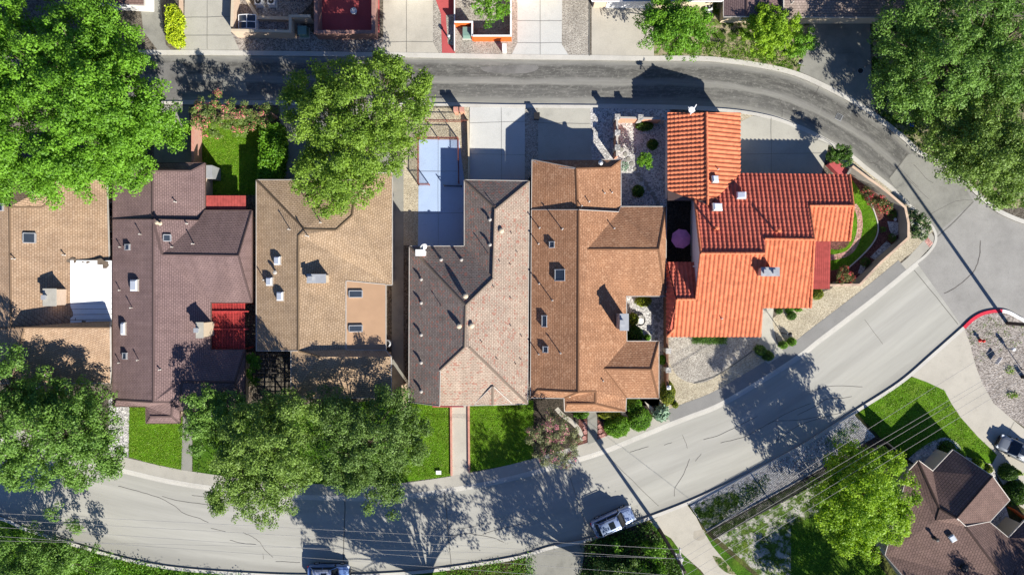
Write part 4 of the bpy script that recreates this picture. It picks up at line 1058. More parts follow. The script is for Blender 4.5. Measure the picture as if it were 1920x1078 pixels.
for a, b in (((1325, 211, 4.62), (1327, 385, 4.62)), ((1314, 475, 6.25), (1434, 475, 6.25)), ((1434, 448, 5.7), (1527, 449, 5.65)), ((1518, 386, 4.45), (1600, 386, 4.45)),
             ((1269, 561, 4.6), (1305, 561, 4.6)), ((1269, 561, 4.6), (1265, 615, 3.55)), ((1251, 631, 3.2), (1265, 615, 3.55)), ((1303, 376, 4.2), (1314, 475, 6.2)), ((1314, 475, 6.2), (1305, 561, 4.65)),
             ((1593, 328, 3.2), (1600, 386, 4.4)), ((1600, 386, 4.4), (1593, 452, 3.2)), ((1518, 386, 4.4), (1527, 449, 5.6)), ((1527, 449, 5.6), (1520, 577, 3.2))):
    A = W3(a); B = W3(b); nseg = max(int((B - A).length / 0.45), 1)
    pth = []; rd = []
    for i in range(nseg): pth += [A.lerp(B, (i + .02) / nseg), A.lerp(B, (i + .98) / nseg)]; rd += [0.145, 0.12]
    MB().tube(pth, rd, 8).build('ridge_tiles', M['tile'], r6b)
# rc verts are local to the roof part already placed
add_walls(h6, o6, [s1, s2, s3], M['stucco_w'], d=0.35, openings=[(0, .5, 'window'), (1, .5, 'garage'), (3, .5, 'window'), (6, .5, 'window'), (8, .3, 'window'), (8, .7, 'door'), (11, .5, 'door')])
wg = MB()   # white west gable above the court
A = [W3((1303, 376, 4.0)), W3((1314, 475, 6.0)), W3((1305, 561, 4.4))]
x0 = A[0].x + 0.12
wg.add([(x0, A[0].y, 2.6), (x0, A[0].y, 3.9), (x0, A[1].y, 5.9), (x0, A[2].y, 4.35), (x0, A[2].y, 2.6), (x0 + .15, A[0].y, 2.6), (x0 + .15, A[0].y, 3.9), (x0 + .15, A[1].y, 5.9), (x0 + .15, A[2].y, 4.35), (x0 + .15, A[2].y, 2.6)],
       [(0, 1, 2, 3, 4), (9, 8, 7, 6, 5), (1, 6, 7, 2), (2, 7, 8, 3)])
wg.build('gable_wall', M['stucco_w'], h6)
pr = MB()
for i in range(9): a = P(1521 + i * 3.9, 453, 2.9); b = P(1524.6 + i * 3.9, 542, 2.7); pr.add([(a.x, a.y, 2.9), (b.x, a.y, 2.9), (b.x, b.y, 2.7), (a.x, b.y, 2.7), (a.x, a.y, 2.84), (b.x, a.y, 2.84), (b.x, b.y, 2.64), (a.x, b.y, 2.64)], [(0, 3, 2, 1), (4, 5, 6, 7), (0, 1, 5, 4), (1, 2, 6, 5), (2, 3, 7, 6), (3, 0, 4, 7)])
pro = pr.build('porch_roof', M['awning'], h6)
for u, v in ((1553, 460), (1553, 500), (1553, 538)): a = P(u, v, 2.6); MB().box((a.x, a.y, 1.35), (.1, .1, 2.5)).build('post', M['redwood'], pro)
chimney(h6, 1427, 1462, 501, 518, 6.6, 'stucco', pots=2, capm='galv')
for q in ((1332, 1345, 331, 345), (1381, 1398, 361, 375), (1333, 1352, 382, 397)):
    rf = r6b if q[0] == 1332 else r6c
    skylight(h6, rf, *q, True, h=0.35)
vent(h6, r6c, 1344, 428, 1.0, .12, 'tile'); vent(h6, r6c, 1460, 433, 1.1, .12, 'tile'); vent(h6, r6b, 1354, 597, .3); vent(h6, r6b, 1347, 317, .3)
a = P(1297, 205, 4.6)
an = MB().tube([(a.x, a.y, 2.6), (a.x, a.y, 4.6)], .03, 6).tube([(a.x - .1, a.y - .5, 4.4), (a.x + .45, a.y + .45, 4.7)], .05, 6)
an.lathe((a.x - .02, a.y - .1, 4.55), [(.02, 0), (.3, .08), (.32, .12)], 14); an.tube([(a.x - .35, a.y + .2, 4.6), (a.x + .35, a.y - .2, 4.6)], .05, 6)
an.build('antenna', M['white'], h6)

# --- brown house at the lower right corner
o7 = [(1787, 843), (1861, 893), (1893, 937), (1855, 978), (1891, 1008), (1922, 975), (1990, 1010), (1990, 1180), (1760, 1180), (1660, 1040), (1704, 882), (1722, 863), (1749, 883)]
h7 = house(o7, 'brown shingled house standing at an angle in the lower right corner')
r7 = add_roof(h7, [
    [(1749, 883, 2.95), (1787, 843, 2.95), (1861, 893, 5.0), (1794, 971, 5.0), (1762, 952, 4.25)],
    [(1861, 893, 5.0), (1893, 937, 2.95), (1855, 978, 2.95), (1811, 987, 4.2), (1794, 971, 5.0)],
    [(1722, 863, 3.9), (1749, 883, 2.95), (1762, 952, 4.25)],
    [(1722, 863, 3.9), (1762, 952, 4.25), (1755, 975, 4.0), (1704, 882, 2.95)],
    [(1704, 882, 2.95), (1755, 975, 4.0), (1762, 952, 4.25), (1794, 971, 5.0), (1811, 987, 4.5), (1895, 1100, 5.2), (1780, 1180, 5.2), (1660, 1040, 2.95)],
    [(1811, 987, 4.5), (1855, 978, 2.95), (1891, 1008, 2.95), (1905, 1070, 4.4), (1895, 1100, 5.2)],
    [(1891, 1008, 2.95), (1922, 975, 2.95), (1990, 1010, 4.6), (1990, 1180, 5.0), (1895, 1100, 5.2), (1905, 1070, 4.4)]], M['brown_sh'], trim='trim', steep=1.0)
add_walls(h7, o7, [r7], M['stucco'], openings=[(2, .5, 'window'), (4, .5, 'window'), (9, .5, 'window')])
skylight(h7, r7, 1779, 1790, 1001, 1014, True, rz=0.6); vent(h7, r7, 1757, 1011, .5, .12, 'black'); turbine(h7, r7, 1806, 1063, .35, 'black')

# --- roofs cut by the top edge
o8 = [(1470, -120), (1720, -120), (1720, 33), (1470, 33)]
h8 = house(o8, 'grey brown shingled house at the top edge beside the shaded driveway')
r8 = add_roof(h8, [[(1470, 32, 2.95), (1760, 33, 2.95), (1760, -60, 5.0), (1470, -60, 5.0)], [(1470, -60, 5.0), (1760, -60, 5.0), (1760, -160, 2.95), (1470, -160, 2.95)]], M['grey_sh'])
add_walls(h8, [(1470, 33), (1760, 33), (1760, -160), (1470, -160)], [r8], M['stucco'], openings=[(2, .3, 'window')]); vent(h8, r8, 1487, 4)
o9 = [(1357, -150), (1440, -150), (1440, 32), (1357, 32)]
h9 = house(o9, 'dark plum shingled house at the top edge behind the bright green shrubs')
r9 = add_roof(h9, [[(1357, 31, 2.95), (1400, 31, 3.9), (1400, -150, 3.9), (1357, -150, 2.95)], [(1400, 31, 3.9), (1466, 31, 2.95), (1466, -150, 2.95), (1400, -150, 3.9)]], M['plum_sh'], trim='trim')
add_walls(h9, [(1357, 31), (1466, 31), (1466, -150), (1357, -150)], [r9], M['stucco'], openings=[(0, .5, 'window')])
o10 = [(150, -150), (272, -150), (272, 11), (150, 5)]
h10 = house(o10, 'brown roofed house cut by the top edge behind the largest tree')
r10 = add_roof(h10, [[(150, 5, 2.95), (270, 10, 2.95), (270, -70, 4.6), (150, -70, 4.6)], [(150, -70, 4.6), (270, -70, 4.6), (270, -150, 2.95), (150, -150, 2.95)]], M['brown_sh'])
add_walls(h10, [(150, 5), (270, 10), (270, -150), (150, -150)], [r10], M['stucco_w'], openings=[(0, .5, 'window')])
o11 = [(1110, -150), (1345, -150), (1345, 2), (1110, 2)]
h11 = house(o11, 'pale edged house cut by the top edge behind the dark leafy driveway tree')
r11 = add_roof(h11, [[(1110, 2, 2.95), (1355, 2, 2.95), (1355, -70, 4.6), (1110, -70, 4.6)], [(1110, -70, 4.6), (1355, -70, 4.6), (1355, -150, 2.95), (1110, -150, 2.95)]], M['grey_sh'], trim='white')
add_walls(h11, [(1110, 2), (1355, 2), (1355, -150), (1110, -150)], [r11], M['stucco'], openings=[(0, .3, 'garage')])
for us, lab, mt in (((440, 590), 'tan roofed house beyond the air conditioners, mostly outside the top edge', 'tan_sh'), ((712, 815), 'tan roofed house beyond the wide driveway, outside the top edge', 'gold_sh'), ((855, 1060), 'grey roofed house beyond the orange garden walls, outside the top edge', 'grey_sh')):
    q = [(us[0], -18), (us[1], -18), (us[1], -160), (us[0], -160)]
    hh = house(q, lab)
    rr_ = add_roof(hh, [[(us[0], -18, 2.95), (us[1], -18, 2.95), (us[1], -85, 4.6), (us[0], -85, 4.6)], [(us[0], -85, 4.6), (us[1], -85, 4.6), (us[1], -160, 2.95), (us[0], -160, 2.95)]], M[mt])
    add_walls(hh, q, [rr_], M['stucco'], openings=[(0, .5, 'garage')])

# ------------------------------------------------------------------ foliage
def leaf_mesh(name, C, size, mat, parent, tint, up=0.35, core=None, out=None):
    """C (n,3) world leaf centres -> one mesh of small pointed leaves facing all ways"""
    n = len(C); l = np.array(world_loc(parent)); C = C - l
    nz = NR.normal(size=(n, 3))
    if out is not None: nz = nz * 0.6 + out * 0.75
    nz[:, 2] = np.where(nz[:, 2] < -0.2, -nz[:, 2], nz[:, 2]) + up; nz /= np.linalg.norm(nz, axis=1)[:, None]
    a = NR.normal(size=(n, 3)); x = np.cross(a, nz); x /= np.linalg.norm(x, axis=1)[:, None]; y = np.cross(nz, x)
    s = (size * NR.uniform(0.65, 1.35, n))[:, None]
    V = np.empty((n, 4, 3))
    V[:, 0] = C - x * s * 0.5; V[:, 1] = C - y * s * 0.3 + nz * s * 0.06; V[:, 2] = C + x * s * 0.5; V[:, 3] = C + y * s * 0.3 + nz * s * 0.06
    me = bpy.data.meshes.new(name)
    me.vertices.add(4 * n); me.vertices.foreach_set('co', V.reshape(-1).astype(np.float32))
    me.loops.add(4 * n); me.loops.foreach_set('vertex_index', np.arange(4 * n, dtype=np.int32))
    me.polygons.add(n); me.polygons.foreach_set('loop_start', np.arange(0, 4 * n, 4, dtype=np.int32))
    me.materials.append(mat)
    at = me.attributes.new('tint', 'FLOAT', 'FACE'); at.data.foreach_set('value', np.clip(tint, 0, 1).astype(np.float32))
    me.update(calc_edges=True); me.validate()
    o = bpy.data.objects.new(name, me); COL.objects.link(o); o.parent = parent; return o

def blob_points(blobs, dens, clump=0.55, per=34, fill=0.12, flat=0.8, bottom=-0.35):
    """rounded tufts of leaves over the skins of overlapping blobs (world centre, radius)"""
    out = []; tin = []; nor = []
    for c, r in blobs:
        m = max(int(dens * r * r * (0.56 / clump) ** 2), 4)
        d = NR.normal(size=(m * 3, 3)); d /= np.linalg.norm(d, axis=1)[:, None]
        d = d[d[:, 2] > bottom][:m]
        rr = r * NR.uniform(0.55, 1.10, len(d)); k = NR.uniform(size=len(d)) < fill; rr[k] *= NR.uniform(0.3, 0.8, k.sum())
        cc = np.array(c) + d * rr[:, None] * np.array([1, 1, flat])
        for q in cc:
            rc = clump * NR.uniform(0.55, 1.35); nl = max(int(per * (rc / clump) ** 2), 5)
            e = NR.normal(size=(nl, 3)); e[:, 2] = e[:, 2] * .8 + .6; e /= np.linalg.norm(e, axis=1)[:, None]
            p = e * (rc * NR.uniform(0.55, 1.12, nl))[:, None] * np.array([1, 1, 0.75]) + q
            out.append(p); nor.append(e); tin.append(NR.uniform(0, 0.6) + NR.uniform(0, 0.4, nl))
    P_ = np.concatenate(out); T = np.concatenate(tin); E = np.concatenate(nor)
    k = P_[:, 2] > 0.15
    return P_[k], T[k], E[k]

def limb_path(a, b, bend=0.15):
    a = Vector(a); b = Vector(b); d = b - a; n = 5; s = Vector((R.uniform(-1, 1), R.uniform(-1, 1), 0)) * d.length * bend
    return [a + d * (i / n) + s * math.sin(math.pi * i / n) * 0.5 + Vector((0, 0, d.length * 0.05 * math.sin(math.pi * i / n))) for i in range(n + 1)]

def tree(name, label, cat, base, blobs, mat, leaf=0.30, dens=9, clump=0.55, per=34, trunk=0.28, bark='bark', group=None, fill=0.12, extra=0, flat=0.8, sub=True, bottom=-0.35, under=True):
    """base (u, v) on the ground; blobs (u, v, r_px, z) where the photo shows the masses of the crown"""
    b0 = P(base[0], base[1], 0)
    r = root(name, (b0.x, b0.y, Z0), label, cat, group)
    B = []
    for u, v, rp, z in blobs:
        c = P(u, v, z); rw = rp * (H - z) / F; B.append((c, rw))
        if sub and rw > 1.6:       # ragged smaller lobes break the outline
            for i in range(int(4 + rw * 1.6)):
                t = R.uniform(0, 2 * math.pi); el = R.uniform(-0.1, 1.2); q = Vector((math.cos(t) * math.cos(el), math.sin(t) * math.cos(el), math.sin(el) * flat))
                B.append((c + q * rw * R.uniform(0.72, 0.95), rw * R.uniform(0.18, 0.38)))
    if under:                        # the shaded lower storey of a big crown
        for c, rw in list(B[:])[:80]:
            if rw > 1.8 and c.z > 5.5: B.append((Vector((c.x + (b0.x - c.x) * .12, c.y + (b0.y - c.y) * .12, c.z * .62)), rw * .8))
    leaf *= .76; pts, tin, nr_ = blob_points(B, dens * .58, clump * .95, per * 1.9, fill, flat, bottom)
    leaf_mesh('crown', pts, leaf, LF[mat], r, tin, up=.28, out=nr_)
    t = MB(); zc = min(z for *_, z in blobs); fork = Vector((b0.x, b0.y, max(zc * 0.45, 0.6)))
    t.tube([(b0.x, b0.y, 0.05), (b0.x, b0.y, 0.4), tuple(fork)], [trunk * 1.3, trunk, trunk * 0.8], 9)
    for c, rw in B[:60]:
        if (c - fork).length < 0.5: continue
        p = limb_path(fork, c - Vector((0, 0, rw * 0.2))); k = trunk * (0.5 if rw > 1.2 else 0.16)
        t.tube(p, [k * (1 - 0.8 * i / (len(p) - 1)) for i in range(len(p))], 6)
        if rw > 1.2:
            for j in range(4):
                q = Vector((R.uniform(-1, 1), R.uniform(-1, 1), R.uniform(-0.1, 0.8))).normalized() * rw * 0.85
                pp = limb_path(p[3], c + q); t.tube(pp, [k * 0.35 * (1 - 0.85 * i / 5) for i in range(6)], 5)
    t.build('trunk', M[bark], r)
    return r

def shrub(name, label, u, v, r, h, mat='shrub', leaf=0.13, cat='shrub', group=None, dens=1.0, sx=1.0, sy=1.0, core=True, fuzzy=0.05, zb=None):
    """clipped rounded bush: u, v, r in photo px at half height"""
    c = P(u, v, h * 0.5); rw = r * (H - h / 2) / F
    o = root(name, (c.x, c.y, Z0), label, cat, group)
    zb = Z0 if zb is None else zb
    n = int(900 * rw * rw * dens * 2.2 * sx * sy) + 60
    d = NR.normal(size=(n, 3)); d /= np.linalg.norm(d, axis=1)[:, None]; d[:, 2] = np.abs(d[:, 2])
    rr = 1 + NR.normal(size=n) * fuzzy + 0.06 * np.sin(d[:, 0] * 9 + u) * np.sin(d[:, 1] * 8 + v)
    p = np.array([c.x, c.y, zb]) + d * rr[:, None] * np.array([rw * sx, rw * sy, h * 0.95])
    leaf_mesh('foliage', p, leaf, LF[mat], o, NR.uniform(0, 1, n) * 0.6 + NR.uniform(0, 0.4), up=0.2)
    if core:
        MB().lathe((c.x, c.y, zb), [(rw * .8, 0), (rw * .9, h * .25), (rw * .8, h * .5), (rw * .5, h * .78), (rw * .12, h * .88)], 14, sx=sx, sy=sy).build('stems', M['core'], o)
    return o

def hedge(name, label, px, h, mat, leaf=0.2, z0=None, dens=260):
    """px outline on the ground in the photo at top height"""
    top = [P(u, v, h) for u, v in px]; c = sum(top, Vector()) / len(top)
    o = root(name, (c.x, c.y, Z0), label, 'hedge')
    xs = [p.x for p in top]; ys = [p.y for p in top]
    def inside(x, y):
        k = False; n = len(top)
        for i in range(n):
            a, b = top[i], top[(i + 1) % n]
            if (a.y > y) != (b.y > y) and x < (b.x - a.x) * (y - a.y) / (b.y - a.y) + a.x: k = not k
        return k
    area = (max(xs) - min(xs)) * (max(ys) - min(ys)); pts = []
    for _ in range(int(area * dens)):
        x = R.uniform(min(xs), max(xs)); y = R.uniform(min(ys), max(ys))
        if inside(x, y): pts.append((x, y, h + R.gauss(0, 0.10) + 0.18 * math.sin(x * 2.3 + 1) * math.sin(y * 2.7)))
    for i in range(len(top)):
        a, b = top[i], top[(i + 1) % len(top)]
        for _ in range(int((b - a).length * h * dens * 0.6)):
            q = a.lerp(b, R.random()); pts.append((q.x + R.gauss(0, .09), q.y + R.gauss(0, .09), R.uniform(0.1, h)))
    pts = np.array(pts); leaf_mesh('foliage', pts, leaf, LF[mat], o, NR.uniform(0, 1, len(pts)), up=0.25)
    MB().prism([(c.x + (p.x - c.x) * .88, c.y + (p.y - c.y) * .88) for p in top], 0.1, h - 0.25).build('stems', M['core'], o)
    return o

# --- big trees
tree('shade_tree', 'largest vivid green tree filling the top left corner', 'tree', (200, 250),
     [(60, 60, 70, 8), (160, 50, 62, 9), (215, 80, 62, 8.5), (120, 130, 85, 11), (240, 150, 55, 8.5), (30, 160, 75, 9), (180, 200, 90, 12), (280, 205, 52, 8), (300, 240, 42, 6),
      (60, 250, 85, 11), (150, 290, 80, 10), (240, 260, 60, 9), (30, 330, 50, 8), (100, 335, 50, 8), (185, 330, 45, 7.5), (250, 310, 42, 6.5), (-40, 200, 90, 10), (-30, 60, 80, 9), (-30, 300, 60, 9)],
     'vivid', 0.30, 9, 0.66, 46, 0.5, fill=.2)
tree('shade_tree', 'yellow green spreading tree leaning over the lane and the golden roof', 'tree', (690, 285),
     [(590, 165, 42, 6), (640, 150, 50, 7.5), (720, 145, 42, 7), (775, 165, 40, 6), (795, 195, 30, 5.5), (560, 200, 32, 5), (620, 220, 60, 8.5), (700, 215, 70, 9.5), (770, 235, 42, 7), (580, 260, 36, 6.5),
      (650, 290, 62, 8.5), (720, 280, 48, 7.5), (590, 330, 44, 6.5), (620, 370, 36, 6), (660, 345, 42, 6.5), (715, 325, 26, 6), (700, 120, 22, 5.5)],
     'lime', 0.28, 7, 0.62, 44, 0.35)
tree('oak_tree', 'broad dark green oak at the top right corner over the shaded driveway', 'tree', (1775, 150),
     [(1690, 70, 60, 8), (1680, 160, 48, 7), (1750, 60, 65, 9), (1820, 50, 65, 9.5), (1900, 60, 70, 9), (1760, 140, 70, 9.5), (1850, 140, 62, 9), (1720, 190, 40, 6.5), (1920, 160, 55, 8), (1740, -20, 70, 8), (1850, -30, 80, 9)],
     'oakg', 0.26, 7.5, 0.6, 44, 0.45)
tree('oak_tree', 'dusty green oak on the right edge overhanging the street junction', 'tree', (1850, 270),
     [(1790, 215, 45, 7), (1850, 215, 50, 8), (1910, 240, 55, 8), (1780, 270, 42, 6.5), (1850, 290, 55, 8), (1920, 320, 50, 7.5), (1800, 310, 36, 6), (1870, 345, 42, 6.5), (1960, 280, 60, 8), (1745, 230, 22, 5)],
     'oak', 0.26, 7.5, 0.58, 42, 0.4)
tree('oak_tree', 'wide green oak at the lower left beside the curved street', 'tree', (100, 800),
     [(20, 670, 28, 8.5), (10, 730, 50, 8), (80, 745, 45, 7.5), (140, 750, 42, 7), (60, 810, 65, 8.5), (140, 810, 60, 8), (195, 800, 35, 6), (200, 850, 36, 6), (150, 870, 45, 6.5), (60, 880, 45, 6.5), (10, 870, 50, 7), (190, 740, 22, 5.5), (-50, 780, 90, 8.5)],
     'oakg', 0.27, 7.5, 0.6, 44, 0.38)
tree('oak_tree', 'fresh green narrow tree at the plum house front corner', 'tree', (400, 790),
     [(385, 760, 36, 6.5), (430, 765, 32, 6.2), (380, 805, 34, 6), (415, 810, 30, 5.5), (375, 840, 18, 4.5)], 'oakg', 0.26, 8, 0.5, 40, 0.2, group=None)
tree('oak_tree', 'grey green spreading oak between the plum and golden front yards', 'tree', (480, 850),
     [(520, 760, 40, 6.2), (560, 790, 45, 7.5), (470, 810, 50, 7.5), (520, 850, 62, 8.2), (450, 880, 48, 6.8), (540, 910, 48, 6.8), (480, 930, 44, 6.2), (430, 925, 36, 5.5), (460, 960, 24, 4.5), (580, 870, 34, 6.8), (500, 965, 20, 4.6), (415, 850, 28, 5.5), (570, 745, 22, 5.2)],
     'oak', 0.25, 8, 0.58, 44, 0.33)
tree('oak_tree', 'deep green oak in front of the golden house reaching over the street', 'tree', (690, 830),
     [(620, 770, 38, 6.5), (660, 800, 48, 7.5), (640, 860, 42, 7), (730, 770, 42, 6.5), (770, 800, 32, 5.5), (710, 830, 50, 8), (760, 850, 36, 6), (680, 890, 42, 6.5), (720, 905, 40, 6), (700, 945, 26, 5), (735, 955, 18, 4.5), (640, 905, 26, 5.5), (610, 820, 30, 6.5), (760, 745, 20, 4.5)],
     'oakd', 0.25, 7.5, 0.58, 42, 0.33)
tree('young_tree', 'tall thin tree on the lower left verge, its forked trunks showing', 'tree', (108, 1016),
     [(100, 955, 14, 3.6), (140, 985, 16, 3.6), (60, 1010, 26, 4.5), (20, 1040, 38, 5), (80, 1055, 40, 5), (130, 1040, 24, 4.2), (170, 1040, 20, 3.4), (0, 1000, 20, 4), (110, 1050, 34, 4.5), (60, 1060, 36, 4.6), (200, 1065, 22, 3), (40, 1090, 40, 5)],
     'oakg', 0.24, 10, 0.5, 34, 0.17, fill=0.3)
tree('shade_tree', 'bright yellow green round tree by the power lines at the lower right', 'tree', (1570, 905),
     [(1600, 870, 40, 6.5), (1650, 880, 36, 6), (1560, 900, 32, 6), (1620, 930, 58, 8.5), (1680, 930, 36, 6), (1560, 950, 38, 6.5), (1600, 990, 44, 6.5), (1660, 975, 42, 6), (1625, 1015, 30, 5), (1575, 1005, 28, 5), (1690, 900, 24, 5), (1580, 850, 24, 5)],
     'limeb', 0.28, 8, 0.55, 46, 0.3)
tree('driveway_tree', 'dark glossy tree overhanging the driveway at the top, beside the dry grass', 'tree', (1265, 78),
     [(1235, 50, 32, 4.6), (1280, 40, 34, 5), (1250, 85, 26, 4), (1300, 70, 28, 4.4), (1320, 50, 18, 3.8), (1215, 72, 16, 3.6), (1265, 15, 24, 4.4), (1290, 98, 18, 3), (1240, 30, 34, 4.4), (1265, 60, 40, 4.8), (1300, 50, 30, 4.2), (1215, 50, 22, 3.8)],
     'shrub', 0.24, 8, 0.42, 30, 0.16)
tree('large_shrub', 'brightest yellow green leafy bush below the plum roof at the top', 'shrub', (1440, 85),
     [(1440, 45, 30, 3.4), (1415, 70, 26, 3), (1460, 75, 28, 3.2), (1430, 92, 20, 2.6), (1475, 45, 22, 3.2), (1440, 65, 36, 3.8), (1425, 40, 24, 3.4)], 'limeb', 0.26, 9, 0.35, 28, 0.12)
tree('large_shrub', 'smaller mid green bush beside the stained driveway at the top', 'shrub', (1500, 85),
     [(1502, 75, 24, 2.8), (1495, 92, 20, 2.4), (1515, 85, 16, 2.2)], 'shrub', 0.2, 10, 0.3, 26, 0.08)
tree('courtyard_tree', 'small round tree inside the orange walled garden', 'tree', (922, 35),
     [(920, 15, 24, 3.2), (925, 32, 20, 2.8), (900, 8, 18, 3), (940, 10, 18, 3)], 'shrub', 0.22, 9, 0.36, 28, 0.08)
tree('crape_myrtle', 'pink flowered crape myrtle at the lane end of the brick wall', 'tree', (405, 228),
     [(385, 210, 24, 3.2), (415, 200, 24, 3.4), (400, 235, 24, 3.2), (430, 232, 16, 2.8), (372, 235, 12, 2.6)], 'myrtle', 0.2, 11, 0.34, 30, 0.07)
tree('crape_myrtle', 'crape myrtle with few pink blossoms over the shaded end of the lawn', 'tree', (470, 228),
     [(460, 212, 20, 3.1), (490, 215, 22, 3.2), (470, 235, 17, 2.8), (505, 210, 14, 2.8), (446, 240, 14, 2.4)], 'myrtle', 0.2, 11, 0.34, 30, 0.07)
tree('crape_myrtle', 'large pale crape myrtle with pink edges overhanging the street kerb', 'tree', (1030, 800),
     [(1040, 800, 28, 4), (1015, 820, 26, 3.8), (1055, 835, 28, 4), (1030, 855, 26, 3.6), (1005, 845, 18, 3), (1070, 815, 18, 3.2), (1060, 860, 18, 3), (1035, 785, 18, 3.2), (1000, 815, 16, 3)], 'myrtlep', 0.17, 8, 0.34, 32, 0.09)
tree('courtyard_tree', 'small fresh green tree in the round stone courtyard', 'tree', (1212, 312),
     [(1208, 297, 13, 2.2), (1202, 305, 9, 1.9), (1216, 308, 8, 1.8)], 'shrub', 0.17, 16, 0.22, 22, 0.05, bark='bark_pale')
tree('large_shrub', 'dark green bush with a red bloom beside the red stepped canopy', 'shrub', (1572, 292),
     [(1570, 284, 15, 2.6), (1580, 298, 15, 2.6), (1562, 296, 12, 2.2), (1585, 286, 10, 2.2)], 'shrubd', 0.17, 16, 0.25, 28, 0.06)
tree('flowering_shrub', 'red flowering bush inside the top of the corner garden wall', 'shrub', (1640, 372),
     [(1633, 372, 11, 1.4), (1648, 380, 13, 1.5), (1662, 388, 11, 1.5), (1622, 360, 8, 1.2), (1652, 392, 8, 1.2)], 'redfl', 0.15, 16, 0.2, 22, 0.04)
tree('flowering_shrub', 'red flowering bush against the lower end of the corner garden wall', 'shrub', (1580, 515),
     [(1583, 512, 13, 1.7), (1577, 522, 11, 1.5), (1590, 522, 10, 1.5), (1578, 502, 7, 1.5)], 'redfl', 0.15, 16, 0.2, 22, 0.04)
tree('flowering_shrub', 'white flowering bush outside the corner wall next to the kerb ramp', 'shrub', (1722, 425),
     [(1715, 408, 13, 1.4), (1728, 418, 15, 1.6), (1722, 435, 14, 1.5), (1738, 425, 9, 1.2), (1712, 425, 9, 1.3), (1730, 440, 9, 1.1)], 'white', 0.17, 16, 0.22, 24, 0.05)
# trees standing just below the frame: their crowns shade the street
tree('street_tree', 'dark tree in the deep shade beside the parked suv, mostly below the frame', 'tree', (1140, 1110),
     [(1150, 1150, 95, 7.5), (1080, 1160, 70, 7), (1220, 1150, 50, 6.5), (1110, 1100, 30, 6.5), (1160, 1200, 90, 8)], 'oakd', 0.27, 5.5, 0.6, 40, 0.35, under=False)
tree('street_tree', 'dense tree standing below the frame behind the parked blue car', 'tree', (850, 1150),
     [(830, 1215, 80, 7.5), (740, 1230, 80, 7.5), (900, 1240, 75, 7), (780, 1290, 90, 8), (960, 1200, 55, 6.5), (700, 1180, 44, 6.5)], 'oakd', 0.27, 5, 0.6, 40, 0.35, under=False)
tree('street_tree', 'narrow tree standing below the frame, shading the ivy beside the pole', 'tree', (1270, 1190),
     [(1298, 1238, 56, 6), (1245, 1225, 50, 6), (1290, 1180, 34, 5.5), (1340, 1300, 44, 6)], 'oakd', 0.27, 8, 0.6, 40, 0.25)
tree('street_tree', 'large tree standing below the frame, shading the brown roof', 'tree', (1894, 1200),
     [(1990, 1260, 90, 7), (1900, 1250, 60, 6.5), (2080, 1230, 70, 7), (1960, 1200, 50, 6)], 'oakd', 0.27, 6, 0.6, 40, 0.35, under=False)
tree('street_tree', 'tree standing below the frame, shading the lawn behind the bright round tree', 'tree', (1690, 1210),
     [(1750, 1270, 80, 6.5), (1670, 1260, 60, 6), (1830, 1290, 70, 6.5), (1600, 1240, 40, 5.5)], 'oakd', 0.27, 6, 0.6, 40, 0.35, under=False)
tree('large_shrub', 'lime green shrub squeezed between the plum roof and the dark pergola', 'shrub', (470, 680),
     [(468, 668, 10, 2.6), (478, 680, 11, 2.6), (470, 695, 10, 2.4), (476, 712, 9, 2.2)], 'shrub', 0.2, 14, 0.28, 28, 0.07)

tree('large_shrub', 'leafy green thicket on the verge at the bottom left corner', 'shrub', (110, 1050),
     [(25, 1045, 30, 3), (85, 1058, 30, 3.2), (145, 1050, 24, 2.8), (195, 1062, 18, 2.2), (0, 1070, 30, 3), (60, 1085, 34, 3), (120, 1085, 30, 3), (20, 1012, 16, 2.4)], 'oakg', 0.26, 7, 0.42, 30, 0.1, sub=False)
# --- hedges and shrubs
hedge('hedge', 'chartreuse hedge between the two top left driveways', [(310, 12), (325, 10), (334, 24), (336, 34), (332, 50), (336, 80), (326, 83), (312, 74)], 1.5, 'hedge', 0.18)
hedge('hedge', 'tall yellow green hedge along the shaded driveway of the golden house', [(487, 238), (522, 232), (526, 280), (518, 336), (483, 336), (488, 290)], 2.3, 'shrub', 0.24)
hedge('hedge', 'low clipped green hedge under the south eave of the tiled house', [(1300, 632), (1363, 632), (1362, 644), (1302, 643)], 0.8, 'shrubd', 0.12)
shrub('shrub', 'lime bush squeezed against the outside of the pink brick wall', 355, 243, 8, 1.6, 'limeb', 0.18, sy=1.3)
shrub('shrub', 'round clipped bush nearest the front walk of the rust house, with a dark crown gap', 1158, 800, 24, 1.5, 'shrub', 0.13, sy=.85)
shrub('shrub', 'smaller dome growing up through the round clipped bush by the front walk', 1159, 792, 11, 2.0, 'shrub', 0.12)
shrub('shrub', 'broad bright green bush under the rust roof eave, behind the blue green agave', 1200, 786, 22, 1.2, 'shrub', 0.12)
shrub('shrub', 'smooth round green dome rising out of the broad bush near the rust eave', 1199, 777, 13, 2.1, 'shrub', 0.11, fuzzy=0.02)
shrub('shrub', 'green bush in the inner corner of the rust house front eave', 1189, 760, 15, 1.4, 'shrub', 0.12)
shrub('shrub', 'clipped green bush left of the rust house front walk, at the eave', 1090, 777, 14, 1.1, 'shrub', 0.12, sy=.6)
shrub('shrub', 'long olive bush right of the rust house front walk, at the eave', 1143, 778, 20, 1.1, 'olive', 0.12, sy=.45)
shrub('shrub', 'tall olive green mossy bush beside the small square lamp on the wall', 1253, 738, 14, 1.8, 'olive', 0.11, sy=1.6, fuzzy=0.03)
shrub('shrub', 'small olive ball bush beside the tall mossy bush', 1266, 759, 6, .8, 'olive', 0.1)
shrub('agave', 'blue green spiky agave at the corner of the rust house garden', 1240, 775, 13, 0.8, 'agave', 0.32, cat='plant', dens=.35, core=False, fuzzy=0.15)
